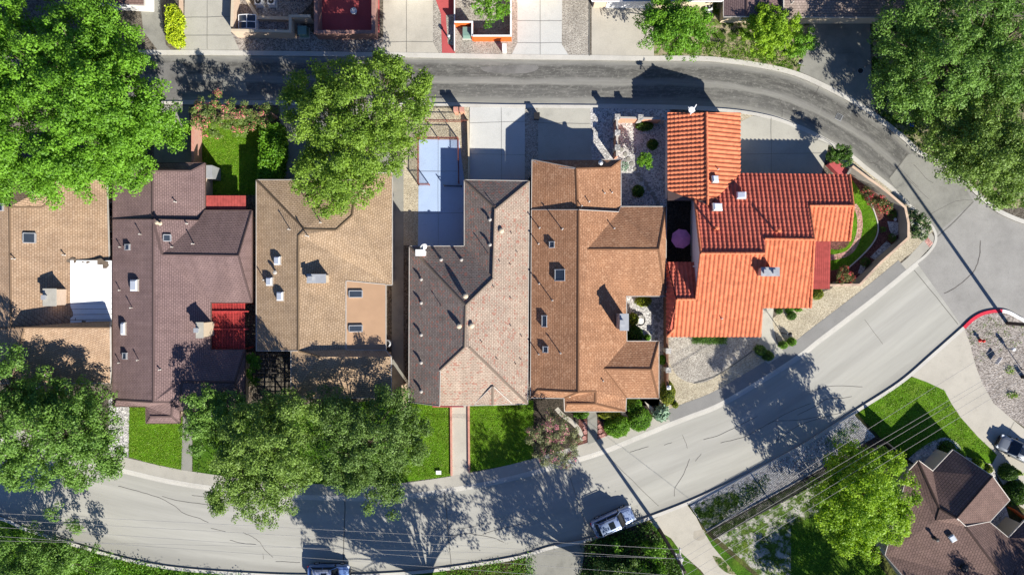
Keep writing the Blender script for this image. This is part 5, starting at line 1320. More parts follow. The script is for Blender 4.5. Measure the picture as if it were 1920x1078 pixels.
shrub('shrub', 'clipped oval bush at the north end of the rust house courtyard', 1207, 565, 15, 1.2, 'olive', 0.12, sy=.65)
shrub('shrub', 'square clipped bush between the stone chimney and the fountain', 1187, 599, 11, 1.3, 'olive', 0.12, sy=1.1)
shrub('shrub', 'dark bush in the shaded south end of the fountain courtyard', 1190, 628, 16, 1.2, 'shrubd', 0.14)
shrub('shrub', 'small lit bush at the south wall of the fountain courtyard', 1214, 633, 6, .6, 'shrub', 0.12)
shrub('shrub', 'leafy bush between two stone pillars on the narrow side yard', 1243, 675, 7, 1.2, 'shrub', 0.16, sy=1.2)
shrub('shrub', 'dark round bush in the shade of the walled stone courtyard', 1224, 271, 10, .9, 'shrubd', 0.12)
shrub('shrub', 'wide dark bush under the north wall of the stone courtyard', 1209, 236, 16, .9, 'shrubd', 0.13, sy=.55)
shrub('shrub', 'dark square bush at the south end of the stone courtyard', 1197, 358, 11, .9, 'shrubd', 0.13)
shrub('shrub', 'pale wispy bush at the north east corner of the rust roof', 1170, 312, 8, .7, 'agave', 0.14, dens=.5, core=False, fuzzy=.2)
shrub('shrub', 'ball bush against the red porch roof of the tiled house', 1533, 551, 11, 1.2, 'olive', 0.11)
shrub('shrub', 'left ball bush of the pair at the base of the front lamp post', 1469, 647, 7.5, 1.2, 'shrub', 0.11)
shrub('shrub', 'right ball bush of the pair at the base of the front lamp post', 1485, 641, 8, 1.2, 'shrub', 0.11)
shrub('shrub', 'upper ball bush of the clipped group on the tiled house front walk', 1427, 657, 10, 1.7, 'shrubd', 0.11)
shrub('shrub', 'lower ball bush of the clipped group on the tiled house front walk', 1441, 667, 10, 1.6, 'shrubd', 0.11)
shrub('shrub', 'small ball bush nearest the porch corner under the tiled eave', 1461, 583, 6, .7, 'shrubd', 0.11)
shrub('shrub', 'larger ball bush standing out from the tiled eave on pink mulch', 1485, 592, 8, 1.1, 'shrubd', 0.11)
shrub('shrub', 'second bush tucked under the tiled eave, left of the oblong one', 1480, 581, 7, .8, 'shrub', 0.11)
shrub('shrub', 'oblong bush tucked under the tiled eave at the right', 1497, 581, 7, .8, 'shrub', 0.11, sy=.5)
shrub('shrub', 'bright lime bush at the brown house wall facing the lawn', 1834, 870, 9, 1.2, 'limeb', 0.13, sy=1.3)
shrub('shrub', 'yellowing round bush beside the lime bush at the brown house', 1850, 878, 9, 1.3, 'olive', 0.13)
shrub('shrub', 'dark round bush with a lit tip in the shade near the grey car', 1893, 886, 15, 1.6, 'shrubd', 0.14)
shrub('shrub', 'small bright bush on top of the dark shaded one near the grey car', 1905, 884, 6, 1.9, 'limeb', 0.12)
shrub('shrub', 'large dark bush at the right edge next to the brown roof', 1908, 925, 22, 1.5, 'shrubd', 0.15)
shrub('shrub', 'dark bush at the pale rock bed by the brown gable', 1778, 843, 15, 1.3, 'shrubd', 0.14)
shrub('shrub', 'round dark bush tucked behind the brown gable corner', 1800, 852, 9, 1.2, 'shrub', 0.12)
shrub('grass_tuft', 'upper yellow green tuft growing in the gravel island', 1893, 694, 7, .3, 'lime', 0.14, cat='plant', dens=.3, core=False, fuzzy=.3)
shrub('grass_tuft', 'lower yellow green tuft growing in the gravel island', 1898, 741, 10, .3, 'lime', 0.14, cat='plant', dens=.3, core=False, fuzzy=.3, sy=.5)
for i, (u, v, r_, lab) in enumerate([(1672, 446, 7, 'purple leaved low plant by the middle of the corner wall'), (1655, 430, 5, 'low dark plant between the two upper white rock beds'), (1622, 492, 8, 'low plant between the two lower white rock beds'), (1672, 403, 8, 'dark plant beside the pale ring ornament')]):
    shrub('low_plant', lab, u, v, r_, .5, 'shrubd', 0.12, cat='plant', core=False, dens=.6, fuzzy=.2)

for i, (u, v, r_, lab) in enumerate([(1235, 1030, 9, 'leafy bright sapling nearest the utility pole crossarm'), (1222, 1036, 8, 'leafy bright sapling left of the one nearest the crossarm'), (1205, 1068, 9, 'bright sapling at the bottom edge in the shaded yard'), (1240, 1070, 8, 'bright sapling at the bottom edge beside the pole'), (1170, 1068, 5, 'tiny lit sapling in the deep shade at the bottom edge'), (1155, 1020, 6, 'small shaded sapling behind the parked suv'), (1210, 1025, 6, 'shaded sapling left of the bright pair')]):
    shrub('sapling', lab, u, v, r_, 2.6 + .2 * (i % 3), 'shrub', 0.22, cat='plant', core=False, dens=.5, fuzzy=.35)
def scatter(name, px, n, mat, leaf, z, hgt=0.25, spread=0.25, parent=None):
    """weeds / ivy ground cover over a polygon"""
    pts = []; us = [p[0] for p in px]; vs_ = [p[1] for p in px]; k = 0
    while len(pts) < n and k < n * 12:
        k += 1; u = R.uniform(min(us), max(us)); v = R.uniform(min(vs_), max(vs_)); ins = False; m = len(px)
        for i in range(m):
            a, b = px[i], px[(i + 1) % m]
            if (a[1] > v) != (b[1] > v) and u < (b[0] - a[0]) * (v - a[1]) / (b[1] - a[1]) + a[0]: ins = not ins
        if ins: pts.append(P(u, v, 0))
    C = []
    for p in pts:
        for j in range(9): C.append((p.x + R.gauss(0, spread), p.y + R.gauss(0, spread), z + abs(R.gauss(0, hgt))))
    C = np.array(C); o = bpy.data.objects.new(name, None); o.location = (0, 0, 0)
    r = leaf_mesh(name, C, leaf, LF[mat], o, NR.uniform(0, 1, len(C)), up=.3); bpy.data.objects.remove(o)
    return tag(r, kind='stuff')
scatter('ground_ivy', [(1098, 1015), (1192, 985), (1218, 980), (1268, 1045), (1290, 1100), (1085, 1100)], 900, 'shrubd', 0.2, Z0, .35)
scatter('verge_weeds', [(-20, 985), (130, 1025), (330, 1070), (480, 1082), (480, 1120), (-20, 1120)], 1500, 'shrub', 0.18, Z0, .25)
scatter('verge_weeds', [(820, 1072), (960, 1050), (1000, 1040), (1000, 1090), (820, 1090)], 250, 'shrub', 0.16, Z0, .12)
scatter('dry_grass_tufts', [(1305, 100), (1395, 112), (1500, 130), (1495, 110), (1400, 80), (1310, 75)], 260, 'lime', 0.13, Z0, .08)
scatter('shade_undergrowth', [(1640, 60), (1650, 210), (1716, 275), (1860, 380), (1940, 380), (1940, 60)], 1200, 'oakd', 0.2, Z0, .3, .4)
scatter('island_weeds', [(1815, 620), (1860, 590), (1920, 610), (1925, 640), (1825, 680)], 90, 'lime', 0.10, Z0, .03, .12)
scatter('yard_weeds', [(1340, 990), (1480, 915), (1560, 940), (1480, 1090), (1440, 1090)], 300, 'shrub', 0.13, Z0, .06, .3)
scatter('yard_weeds', [(1300, 955), (1350, 928), (1440, 890), (1425, 930), (1330, 985)], 420, 'shrubd', 0.13, Z0, .06, .25)
scatter('yard_weeds', [(1540, 830), (1600, 790), (1610, 800), (1560, 835)], 60, 'shrub', 0.13, Z0, .06, .25)
scatter('court_weeds', [(365, 760), (620, 765), (760, 760), (760, 895), (500, 900), (370, 885)], 900, 'shrubd', 0.16, Z0, .1)

for px, n, mt in (([(379, 230), (486, 230), (486, 366), (379, 366)], 1500, 'blade'), ([(244, 763), (344, 763), (341, 880), (284, 867), (243, 856)], 1500, 'blade'), ([(765, 752), (846, 758), (846, 890), (765, 901)], 1500, 'blade'),
                  ([(881, 757), (1000, 757), (1000, 858), (960, 868), (881, 883)], 1700, 'blade'), ([(1608, 776), (1700, 711), (1768, 734), (1797, 783), (1862, 852), (1808, 850), (1772, 818), (1690, 858), (1650, 818)], 2600, 'blade'), ([(1484, 988), (1560, 955), (1670, 1095), (1484, 1095)], 1500, 'blade'),
                  ([(1592, 337), (1640, 405), (1643, 430), (1612, 480), (1590, 500), (1545, 505), (1545, 472), (1592, 455)], 400, 'blade')):
    scatter('lawn_blades', px, n, mt, 0.10, Z0, .02, .10)
# ------------------------------------------------------------------ walls and fences
def wall(name, label, line, h, mat, th=0.22, zref=0.0, pillars=(), cat='wall', cap=None, pil_mat='stone', zb=0.0):
    pts = [P(u, v, zref) for u, v in line]
    o = root(name, (pts[0].x, pts[0].y, Z0), label, cat)
    m = MB(); c = MB()
    n = len(pts); A = []; B = []
    for i in range(n):
        if i == 0: d = pts[1] - pts[0]
        elif i == n - 1: d = pts[-1] - pts[-2]
        else: d = (pts[i] - pts[i - 1]).normalized() + (pts[i + 1] - pts[i]).normalized()
        d.z = 0; d.normalize(); nn = Vector((-d.y, d.x, 0))
        k = 1.0
        if 0 < i < n - 1:
            e = (pts[i + 1] - pts[i]); e.z = 0; e.normalize(); k = 1 / max(0.4, abs(nn.dot(Vector((-e.y, e.x, 0)))))
        A.append((pts[i] + nn * th / 2 * k)); B.append((pts[i] - nn * th / 2 * k))
    def run(mb, g, z0, z1):
        vs = []; fs = []
        for a, b in zip(A, B):
            mid = (a + b) / 2; a_ = mid + (a - mid) * g; b_ = mid + (b - mid) * g
            vs += [(a_.x, a_.y, z0), (b_.x, b_.y, z0), (b_.x, b_.y, z1), (a_.x, a_.y, z1)]
        for i in range(n - 1):
            q = 4 * i; fs += [(q, q + 4, q + 5, q + 1), (q + 1, q + 5, q + 6, q + 2), (q + 2, q + 6, q + 7, q + 3), (q + 3, q + 7, q + 4, q)]
        fs += [(0, 1, 2, 3), (4 * n - 1, 4 * n - 2, 4 * n - 3, 4 * n - 4)]
        mb.add(vs, fs)
    run(m, 1, zb, h); m.build('wall_body', M[mat], o)
    if cap: run(c, 1.25, h, h + 0.06); c.build('coping', M[cap], o)
    for u, v in pillars:
        p = P(u, v, zref); q = MB().box((p.x, p.y, (h + .3) / 2), (.45, .45, h + .3)).box((p.x, p.y, h + .34), (.56, .56, .08))
        q.build('pillar', M[pil_mat], o)
    return o

wall('brick_wall', 'pink brick wall between the shaded driveway and the bright lawn', [(378, 310), (378, 225), (440, 222), (522, 222)], 2.0, 'brick', cap='brick')
wall('garden_wall', 'tan block wall with shadowed end beside the wide top left driveway', [(449, -12), (447, 62)], 1.7, 'brick_tan', cap='stucco')
wall('garden_wall', 'tan wall running along the shaded rock strip behind the blue glass frame', [(447, 70), (555, 72), (555, 44), (592, 44)], 1.9, 'brick_tan', cap='stucco')
wall('retaining_wall', 'low diagonal tan wall between the air conditioners and the glass frame', [(458, -12), (487, 38), (560, 40)], 0.7, 'stucco', th=.35)
wall('patio_wall', 'pinkish wall enclosing the red patio on three sides', [(602, -12), (602, 73), (707, 73), (707, -12)], 1.9, 'stucco_p', th=.3, cap='stucco_p')
wall('garden_wall', 'low orange wall behind the small green utility box', [(854, 52), (887, 52), (887, 78)], 1.5, 'stucco_o', th=.14, cap='white')
wall('garden_wall', 'long orange wall with the white mailbox in front of it', [(888, 78), (958, 78), (958, -12)], 1.6, 'stucco_o', th=.14, cap='white')
wall('low_wall', 'thin white kerb wall along the red path', [(853.5, -12), (853.5, 100)], 0.75, 'stucco_p', th=.1, cap='white')
wall('courtyard_wall', 'orange brick wall with stone pillars round the stone courtyard', [(1152, 300), (1152, 229), (1236, 231)], 1.9, 'brick_or', pillars=[(1152, 229), (1152, 258), (1152, 285), (1194, 230), (1236, 231)])
wall('side_wall', 'brown side wall with stone pillars between the rust and tiled houses', [(1245, 555), (1246, 730)], 1.5, 'brown_wall', pillars=[(1246, 655), (1246, 690)])
wall('garden_wall', 'cream corner garden wall with orange coping bending along the street', [(1598, 312), (1627, 334), (1648, 348), (1669, 365), (1697, 389), (1703, 418), (1703, 446), (1653, 491), (1612, 534), (1556, 535)], 1.75, 'oldwall', zref=1.75, cap='brick_tan', th=.2)
wall('retaining_wall', 'short angled end of the corner wall beside the dark red blooming bush', [(1598, 312), (1588, 330)], 1.2, 'oldwall', zref=1.2)
wall('dwarf_wall', 'red and cream wall under the porch roof edge of the brown house', [(1888, 949), (1922, 975)], 1.2, 'stucco_o', th=.15)
wall('path_edging', 'brick edging on the left of the front walk to the grey pink house', [(846, 760), (847, 890)], .35, 'brick', th=.2)
wall('path_edging', 'brick edging on the right of the front walk to the grey pink house', [(879, 760), (880, 884)], .35, 'brick', th=.2)
wall('timber_edging', 'block edging beside the chartreuse hedge along the driveway', [(341, -12), (342, 60), (336, 92)], .3, 'brick_tan', th=.4)
wall('side_wall', 'short buff brick wall at the front corner between golden and grey pink houses', [(760, 718), (760, 765)], 1.6, 'brick_tan', th=.3)
wall('driveway_wall', 'low post wall with white top between the gravel yard and the wide driveway', [(878, 230), (880, 300), (879, 345)], .9, 'stucco', th=.15)
wall('stucco_wall', 'cream wall of the entry court at the brown house', [(1757, 872), (1782, 848)], 2.2, 'stucco', th=.2)
wall('block_wall', 'low grey wall crossing the yard behind the bright round tree', [(1484, 987), (1483, 1110)], .12, 'walk', th=.15)
wall('block_wall', 'thin grey kerb between the shaded lawn and dry yard', [(1484, 987), (1535, 983)], .12, 'walk', th=.12)
wall('step_canopy', 'red painted stepped ramp by the tiled house driveway', [(1553, 305), (1578, 330)], .9, 'redpave', th=1.0)

def fence(name, label, line, h, mat, post=1.8, gap=0.13, pk=0.02, zref=0.0, rail=0.05, top='', cat='fence'):
    pts = [P(u, v, zref) for u, v in line]; o = root(name, (pts[0].x, pts[0].y, Z0), label, cat)
    pan = MB(); ps = MB(); rl = MB()
    for a, b in zip(pts, pts[1:]):
        a = Vector((a.x, a.y, 0)); b = Vector((b.x, b.y, 0)); d = b - a; L_ = d.length; d.normalize()
        k = max(int(L_ / gap), 1)
        for i in range(k + 1):
            p = a.lerp(b, i / k); pan.box((p.x, p.y, Z0 + h / 2 + .02), (pk, pk, h), math.atan2(d.y, d.x))
        for zz in (Z0 + .15, Z0 + h - .12): rl.bar(a + Vector((0, 0, zz)), b + Vector((0, 0, zz)), rail, rail)
        k = max(int(L_ / post), 1)
        for i in range(k + 1):
            p = a.lerp(b, i / k); ps.box((p.x, p.y, Z0 + (h + .1) / 2), (.08, .08, h + .1), math.atan2(d.y, d.x))
    pan.build('pickets', M[mat], o); rl.build('rail', M[top or mat], o); ps.build('posts', M[mat], o); return o
fence('iron_fence', 'rusty red railing along the lane end of the blue patio', [(788, 262), (859, 263)], 1.3, 'iron')
fence('iron_fence', 'rusty red railing down the west side of the blue patio', [(786, 263), (786, 348), (806, 348)], 1.3, 'iron')
fence('iron_fence', 'thin pinkish railing on the east side of the blue patio', [(860, 263), (861, 345)], 1.1, 'iron')
fence('iron_fence', 'low dark railing set back at the shaded end of the blue patio', [(834, 350), (866, 351)], .9, 'black')
fence('iron_fence', 'rusty outer railing crossing the tan gravel near the lane', [(800, 229), (878, 230)], .9, 'iron', gap=.6)
fence('iron_fence', 'thin dark railing beside the lane kerb and its two brick posts', [(800, 204), (862, 204), (878, 230)], .9, 'black', gap=.9)
fence('picket_fence', 'long dark iron picket fence along the pale gravel strip', [(1326, 996), (1400, 955), (1480, 912), (1560, 866), (1638, 820)], 2.2, 'black', gap=0.14, pk=0.085, rail=.09)
fence('picket_fence', 'light topped fence return running from the picket fence to the brown house', [(1640, 819), (1700, 868)], 2.2, 'black', gap=0.12, pk=.1, top='white')
fence('mesh_fence', 'low dark fence beneath the top bushes by the dry grass', [(1310, 74), (1352, 82)], .9, 'black', gap=.3)

def pick(label, name, cat, u, v, build, group=None, rz=0.0):
    p = P(u, v, 0); r = root(name, (p.x, p.y, Z0), label, cat, group, 0.0); build(r, p.x, p.y); return r
# brick posts by the lane
for u, lab in ((857, 'left brick post beside the lane railing'), (868, 'right brick post beside the lane railing')):
    pick(lab, 'brick_post', 'post', u, 213, lambda r, x, y: (MB().box((x, y, .8), (.4, .4, 1.6)).build('shaft', M['brick_or'], r), MB().box((x, y, 1.64), (.5, .5, .1)).build('post_cap', M['brick'], r)))
# dark pergola of the golden house
pr_ = root('pergola', P(514, 715, 0), 'weathered dark grey timber pergola at the golden house corner', 'pergola')
b1 = MB(); s_ = MB()
for i in range(13):
    v = 664 + i * 8.6; s_.bar(P(484 + R.uniform(-2, 2), v, 2.75), P(547 + R.uniform(-2, 2), v + R.uniform(-1, 1), 2.75), .1, .18)
for u in (496, 516, 534): b1.bar(P(u, 660, 2.55), P(u, 775, 2.55), .12, .2)
for u, w in ((503, 1), (508, 1), (525, 1), (541, 1)): b1.bar(P(u, 662, 2.9), P(u + R.uniform(-4, 4), 772, 2.9), .06, .06)
b1.build('beams', M['wood'], pr_); s_.build('rafters', M['wood'], pr_)
for u, v in ((494, 664), (540, 664), (494, 772), (540, 772)): p = P(u, v, 2.4); MB().box((p.x, p.y, 1.25), (.15, .15, 2.4)).build('post', M['wood'], pr_)

# ------------------------------------------------------------------ utility things
def acunit(r, x, y):
    MB().box((x, y, .45), (.75, .75, .7)).build('casing', M['white'], r)
    MB().lathe((x, y, .8), [(.3, 0), (.3, .03), (.25, .05)], 18).build('fan_guard', M['black'], r)
    MB().lathe((x, y, .85), [(.08, 0), (.06, .02)], 10).build('fan_hub', M['galv'], r)
    MB().box((x, y, .12), (.95, .95, .1)).build('pad', M['kerb'], r)
pick('left white air conditioner behind the diagonal tan wall', 'air_conditioner', 'air conditioner', 489, 8, acunit)
pick('right white air conditioner behind the diagonal tan wall', 'air_conditioner', 'air conditioner', 513, 8, acunit)
pick('air conditioner in the dark gap right of the top driveway tree', 'air_conditioner', 'air conditioner', 1326, 18, acunit)
def ringunit(r, x, y):
    MB().lathe((x, y, .05), [(.42, 0), (.42, .75), (.3, .8), (.3, .7), (.02, .68)], 20).build('casing', M['galv'], r)
    MB().lathe((x, y, .74), [(.28, 0), (.27, .03)], 16).build('fan_guard', M['black'], r)
pick('round air conditioner beside the golden house wall with white rim', 'air_conditioner', 'air conditioner', 728, 643, ringunit)
def gbox(r, x, y):
    MB().box((x, y, .12), (1.15, 1.15, .12)).build('pad', M['kerb'], r)
    MB().box((x, y, .58), (.95, .95, .85), taper=.9).build('cabinet', M['utility'], r)
    MB().box((x, y, 1.03), (.92, .92, .06)).build('lid', M['utility'], r)
pick('green utility box in the shaded rock strip by the tan wall', 'utility_box', 'utility box', 572, 64, gbox)
pick('pale green utility box below the low orange wall', 'utility_box', 'utility box', 877, 66, gbox)
def mbox(r, x, y):
    MB().box((x, y, .7), (.4, .4, 1.3)).build('post', M['stucco_w'], r)
    m = MB().box((x, y, 1.5), (.45, .6, .35)); m.build('mailbox_body', M['white'], r)
pick('white mailbox in front of the long orange wall', 'mailbox', 'mailbox', 946, 98, mbox)
def lampost(h):
    def f(r, x, y):
        MB().tube([(x, y, .1), (x, y, .3), (x, y, h)], [.09, .05, .04], 8).build('post', M['black'], r)
        l = MB().lathe((x, y, h), [(.08, 0), (.17, .1), (.2, .35), (.08, .42)], 8).build('lantern', M['dome'], r)
        MB().lathe((x, y, h + .42), [(.24, 0), (.1, .16), (.02, .22)], 8).build('lantern_cap', M['black'], l)
    return f
pick('black lamp post between the two ball bushes by the front walk', 'lamp_post', 'lamp post', 1465, 624, lampost(1.9))
pick('black lamp post at the right edge of the gravel island', 'lamp_post', 'lamp post', 1914, 692, lampost(2.1))
pick('small lamp post in the dry grass below the bright bushes', 'lamp_post', 'lamp post', 1490, 125, lampost(1.2))
def hydrant(r, x, y):
    MB().lathe((x, y, .1), [(.2, 0), (.2, .06), (.13, .1), (.13, .55), (.17, .58), (.16, .66), (.1, .76), (.03, .8)], 14).build('barrel', M['red'], r)
    MB().tube([(x - .25, y, .58), (x + .25, y, .58)], .07, 10).build('hose_outlet', M['red'], r)
    MB().lathe((x, y, .9), [(.04, 0), (.04, .06)], 6).build('operating_nut', M['red'], r)
pick('red fire hydrant near the red painted kerb on the island', 'fire_hydrant', 'hydrant', 1836, 638, hydrant)
def bollard(r, x, y):
    MB().lathe((x, y, .1), [(.09, 0), (.09, .85), (.07, .92)], 12).build('post', M['galv'], r); MB().lathe((x, y, 1.0), [(.1, 0), (.2, .12), (.16, .26), (.05, .3)], 14).build('white_cap', M['white'], r)
pick('short white topped post in the gravel island', 'bollard', 'post', 1886, 653, bollard)
def ysign(r, x, y):
    for s in (-1, 1): MB().tube([(x + s * .2, y + s * .3, .1), (x + s * .2, y + s * .3, .8)], .015, 6).build('stake', M['galv'], r)
    MB().bar((x - .25, y - .34, .66), (x + .25, y + .34, .66), .03, .5).build('panel', M['white'], r)
pick('slim white yard sign standing edge on in the gravel island', 'yard_sign', 'sign', 1864, 675, ysign)
pick('dark small box standing at the right edge of the gravel island', 'yard_box', 'box', 1916, 706, lambda r, x, y: (MB().box((x, y, .5), (.35, .35, .8), taper=.8).build('box_body', M['black'], r), MB().box((x, y, .93), (.4, .4, .05)).build('lid', M['black'], r)))
def gls(r, x, y):
    m = MB(); a = P(447, 28, 1.1); b = P(479, 54, 1.1); cx, cy = (a.x + b.x) / 2, (a.y + b.y) / 2; w = b.x - a.x; l = a.y - b.y
    MB().box((cx, cy, .55), (w, l, .9)).build('frame_base', M['white'], r)
    f = MB(); g = MB()
    for sx in (-1, 0, 1): f.bar((cx + sx * w / 2, cy - l / 2, 1.03 + .15 * (1 - abs(sx))), (cx + sx * w / 2, cy + l / 2, 1.03 + .15 * (1 - abs(sx))), .07, .07)
    for sy in (-1, 0, 1):
        for sx in (-1, 1): f.bar((cx, cy + sy * l / 2, 1.18), (cx + sx * w / 2, cy + sy * l / 2, 1.03), .07, .07)
    g.add([(cx - w / 2, cy - l / 2, 1.03), (cx, cy - l / 2, 1.18), (cx, cy + l / 2, 1.18), (cx - w / 2, cy + l / 2, 1.03), (cx + w / 2, cy - l / 2, 1.03), (cx + w / 2, cy + l / 2, 1.03)], [(0, 1, 2, 3), (1, 4, 5, 2)])
    f.build('glazing_bars', M['white'], r); g.build('panes', M['glass'], r)
pick('white framed glass cold frame with four dark panes by the tan wall', 'cold_frame', 'cold frame', 463, 45, gls)
pick('pale urn standing on the red patio', 'garden_urn', 'urn', 666, 26, lambda r, x, y: MB().lathe((x, y, .13), [(.2, 0), (.14, .1), (.3, .35), (.36, .6), (.3, .62), (.25, .5), (.02, .45)], 12).build('bowl', M['stucco_w'], r))
pick('pale green post lamp on the red path edge', 'path_light', 'light', 843, 75, lambda r, x, y: (MB().lathe((x, y, .1), [(.1, 0), (.08, .9)], 10).build('post', M['utility'], r), MB().lathe((x, y, 1.0), [(.16, 0), (.18, .2), (.08, .3)], 10).build('lamp_head', M['galv'], r)))
pick('small white square lantern on top of the brown side wall', 'wall_lantern', 'lantern', 1247, 722, lambda r, x, y: (MB().box((x, y, .9), (.35, .35, 1.6)).build('pier', M['brown_wall'], r), MB().box((x, y, 1.76), (.42, .42, .1)).build('cap', M['white'], r), MB().box((x, y, 1.86), (.2, .2, .1)).build('lamp', M['galv'], r)))
pick('white sign card lying on the lawn near the street', 'yard_card', 'sign', 823, 884, lambda r, x, y: (MB().box((x, y, .34), (.55, .4, .04)).build('panel', M['white'], r), MB().box((x - .1, y - .15, .22), (.04, .04, .2)).build('stake', M['galv'], r)))
def fount(r, x, y):
    MB().lathe((x, y, .1), [(.62, 0), (.66, .3), (.56, .34), (.52, .22), (.05, .2)], 24).build('basin', M['stone'], r)
    MB().lathe((x, y, .3), [(.12, 0), (.1, .35), (.33, .5), (.3, .53), (.05, .5)], 18).build('upper_bowl', M['stucco_w'], r)
pick('round grey fountain in the rust house courtyard', 'fountain', 'fountain', 1199, 601, fount)
def umbrella(r, x, y):
    m = MB(); n = 8; vs = [(x, y, 2.3)]; fs = []
    for j in range(n):
        t = (j + .3) / n * 2 * math.pi; vs.append((x + 1.05 * math.cos(t), y + 1.05 * math.sin(t), 1.85)); fs.append((0, 1 + j, 1 + (j + 1) % n))
    m.add(vs, fs); m.build('canopy', M['pink'], r); MB().tube([(x, y, .2), (x, y, 2.3)], .03, 8).build('pole', M['white'], r); MB().lathe((x, y, .12), [(.3, 0), (.28, .08)], 16).build('base', M['galv'], r)
pick('pink patio umbrella in the dark inner court of the tiled house', 'patio_umbrella', 'umbrella', 1269, 450, umbrella)
pick('blue lidded water meter box in the weeds under the right oak', 'meter_box', 'box', 1707, 236, lambda r, x, y: (MB().box((x, y, .17), (.5, .38, .12)).build('box_body', M['walk'], r), MB().box((x, y, .25), (.4, .3, .06)).build('lid', M['blue'], r)))
pick('pale timber crate under the right oak near the junction', 'crate', 'crate', 1732, 196, lambda r, x, y: [MB().box((x, y + (i - 1.5) * .3, .5), (1.1, .26, .7), .2).build('slat', M['trim'], r) for i in range(4)])
def disc(name, label, u, v, r_, mat, z, cat, group=None, gname=None):
    p = P(u, v, 0); k = r_ / 17.5
    m = MB().lathe((0, 0, 0), [(k, 0), (k, .045), (k * .93, .055)], 14); o = mk(name, m.v, m.f, M[mat]); o.location = (p.x, p.y, z)
    return tag(o, label, cat, group)
def manhole(u, v, r_, label, z, sq=False):
    p = P(u, v, 0); k = r_ / 17.5; r = root('manhole_cover', (p.x, p.y, z), label, 'manhole cover')
    if sq:
        MB().box((p.x, p.y, z + .005), (k * 2, k * 2, .02), -.45).build('frame', M['galv'], r)
        g_ = MB()
        for i in range(5): a = -.45; d = (i - 2) * k * .36; g_.box((p.x - math.sin(a) * d, p.y + math.cos(a) * d, z + .02), (k * 1.7, k * .22, .02), a)
        g_.build('grate', M['black'], r)
    else:
        MB().lathe((p.x, p.y, z), [(k, -.01), (k, .012)], 24).build('frame', M['galv'], r); MB().lathe((p.x, p.y, z + .004), [(k * .9, 0), (k * .9, .014), (k * .3, .018)], 24).build('lid', M['black'], r)
manhole(1612, 134, 5.5, 'round dark manhole cover in the shaded top right driveway', L(4) + .01)
manhole(1573, 220, 6, 'square iron drain grate in the middle of the lane bend', .025, True)
ORD = ['first', 'second', 'third', 'fourth', 'fifth', 'sixth', 'seventh', 'eighth', 'ninth', 'tenth', 'eleventh', 'twelfth', 'last']
# stepping stones (separate slabs lying on the courtyard gravel)
for i_, (u, v) in enumerate(((1158, 269), (1165, 281), (1172, 290), (1178, 299), (1184, 308), (1191, 318), (1197, 328), (1202, 337), (1211, 345), (1216, 355), (1223, 364), (1228, 372), (1233, 382))):
    disc('stepping_stone', ORD[i_] + ' round stepping stone from the north in the curved courtyard line', u, v, 4.2, 'conc_old', L(2) + .005, 'stepping stone', 'stepping stones in the stone courtyard')
for (u, v), lab_ in zip(((1222, 573), (1230, 571), (1237, 570), (1220, 581), (1226, 579), (1233, 577), (1239, 583), (1225, 587), (1231, 588), (1237, 592), (1229, 596), (1234, 601), (1230, 613), (1230, 624), (1230, 635)),
        ['left stone of the top row', 'middle stone of the top row', 'right stone of the top row', 'left stone of the second row', 'second stone of the second row', 'third stone of the second row', 'largest gap stone at the right of the second row', 'left stone of the third row', 'middle stone of the third row', 'right stone of the third row', 'left stone of the lowest cluster row', 'right stone of the lowest cluster row', 'upper stone of the straight line of three', 'middle stone of the straight line of three', 'lower stone of the straight line of three']):
    disc('stepping_stone', lab_.replace('largest gap stone at the', 'stone at the far') + ' beside the fountain court', u, v, 3.4, 'walk_dark', L(2) + .005, 'stepping stone', 'stepping stones beside the fountain')
for (u, v), lab_ in zip(((1096, 793), (1097, 801), (1097, 809), (1095, 820), (1124, 798), (1125, 807), (1124, 818), (1131, 815)),
        ['northernmost paver left of', 'second paver from the eave left of', 'third paver from the eave left of', 'paver nearest the street left of', 'northernmost paver right of', 'middle paver right of', 'paver nearest the street right of', 'outer paver set aside to the right of']):
    disc('stepping_stone', 'pale round ' + lab_ + ' the rust house front walk', u, v, 4, 'pinkpave', L(5) + .005, 'stepping stone', 'pale pavers along the front walk')
disc('ring_ornament', 'pale ring shaped stone ornament inside the corner wall', 1677, 412, 3, 'white', L(7), 'ornament')
tag(MB().lathe(tuple(P(1194, 215, 0))[:2] + (Z0,), [(.0, 0), (.02, .02)], 6).build('spray_nozzle', M['galv']), 'tiny metal spray nozzle in the gravel strip north of the courtyard wall', 'nozzle')
# barrels / pots on the dark bits
for u, v, lab in ((990, 212, 'black bin near the lane between the two wide driveways'),):
    pick(lab, 'waste_bin', 'bin', u + 16, v + 9, lambda r, x, y: (MB().box((x, y, .55), (.5, .55, .9), taper=1.1).build('bin_body', M['black'], r), MB().box((x, y, 1.04), (.6, .62, .08)).build('lid', M['black'], r)))

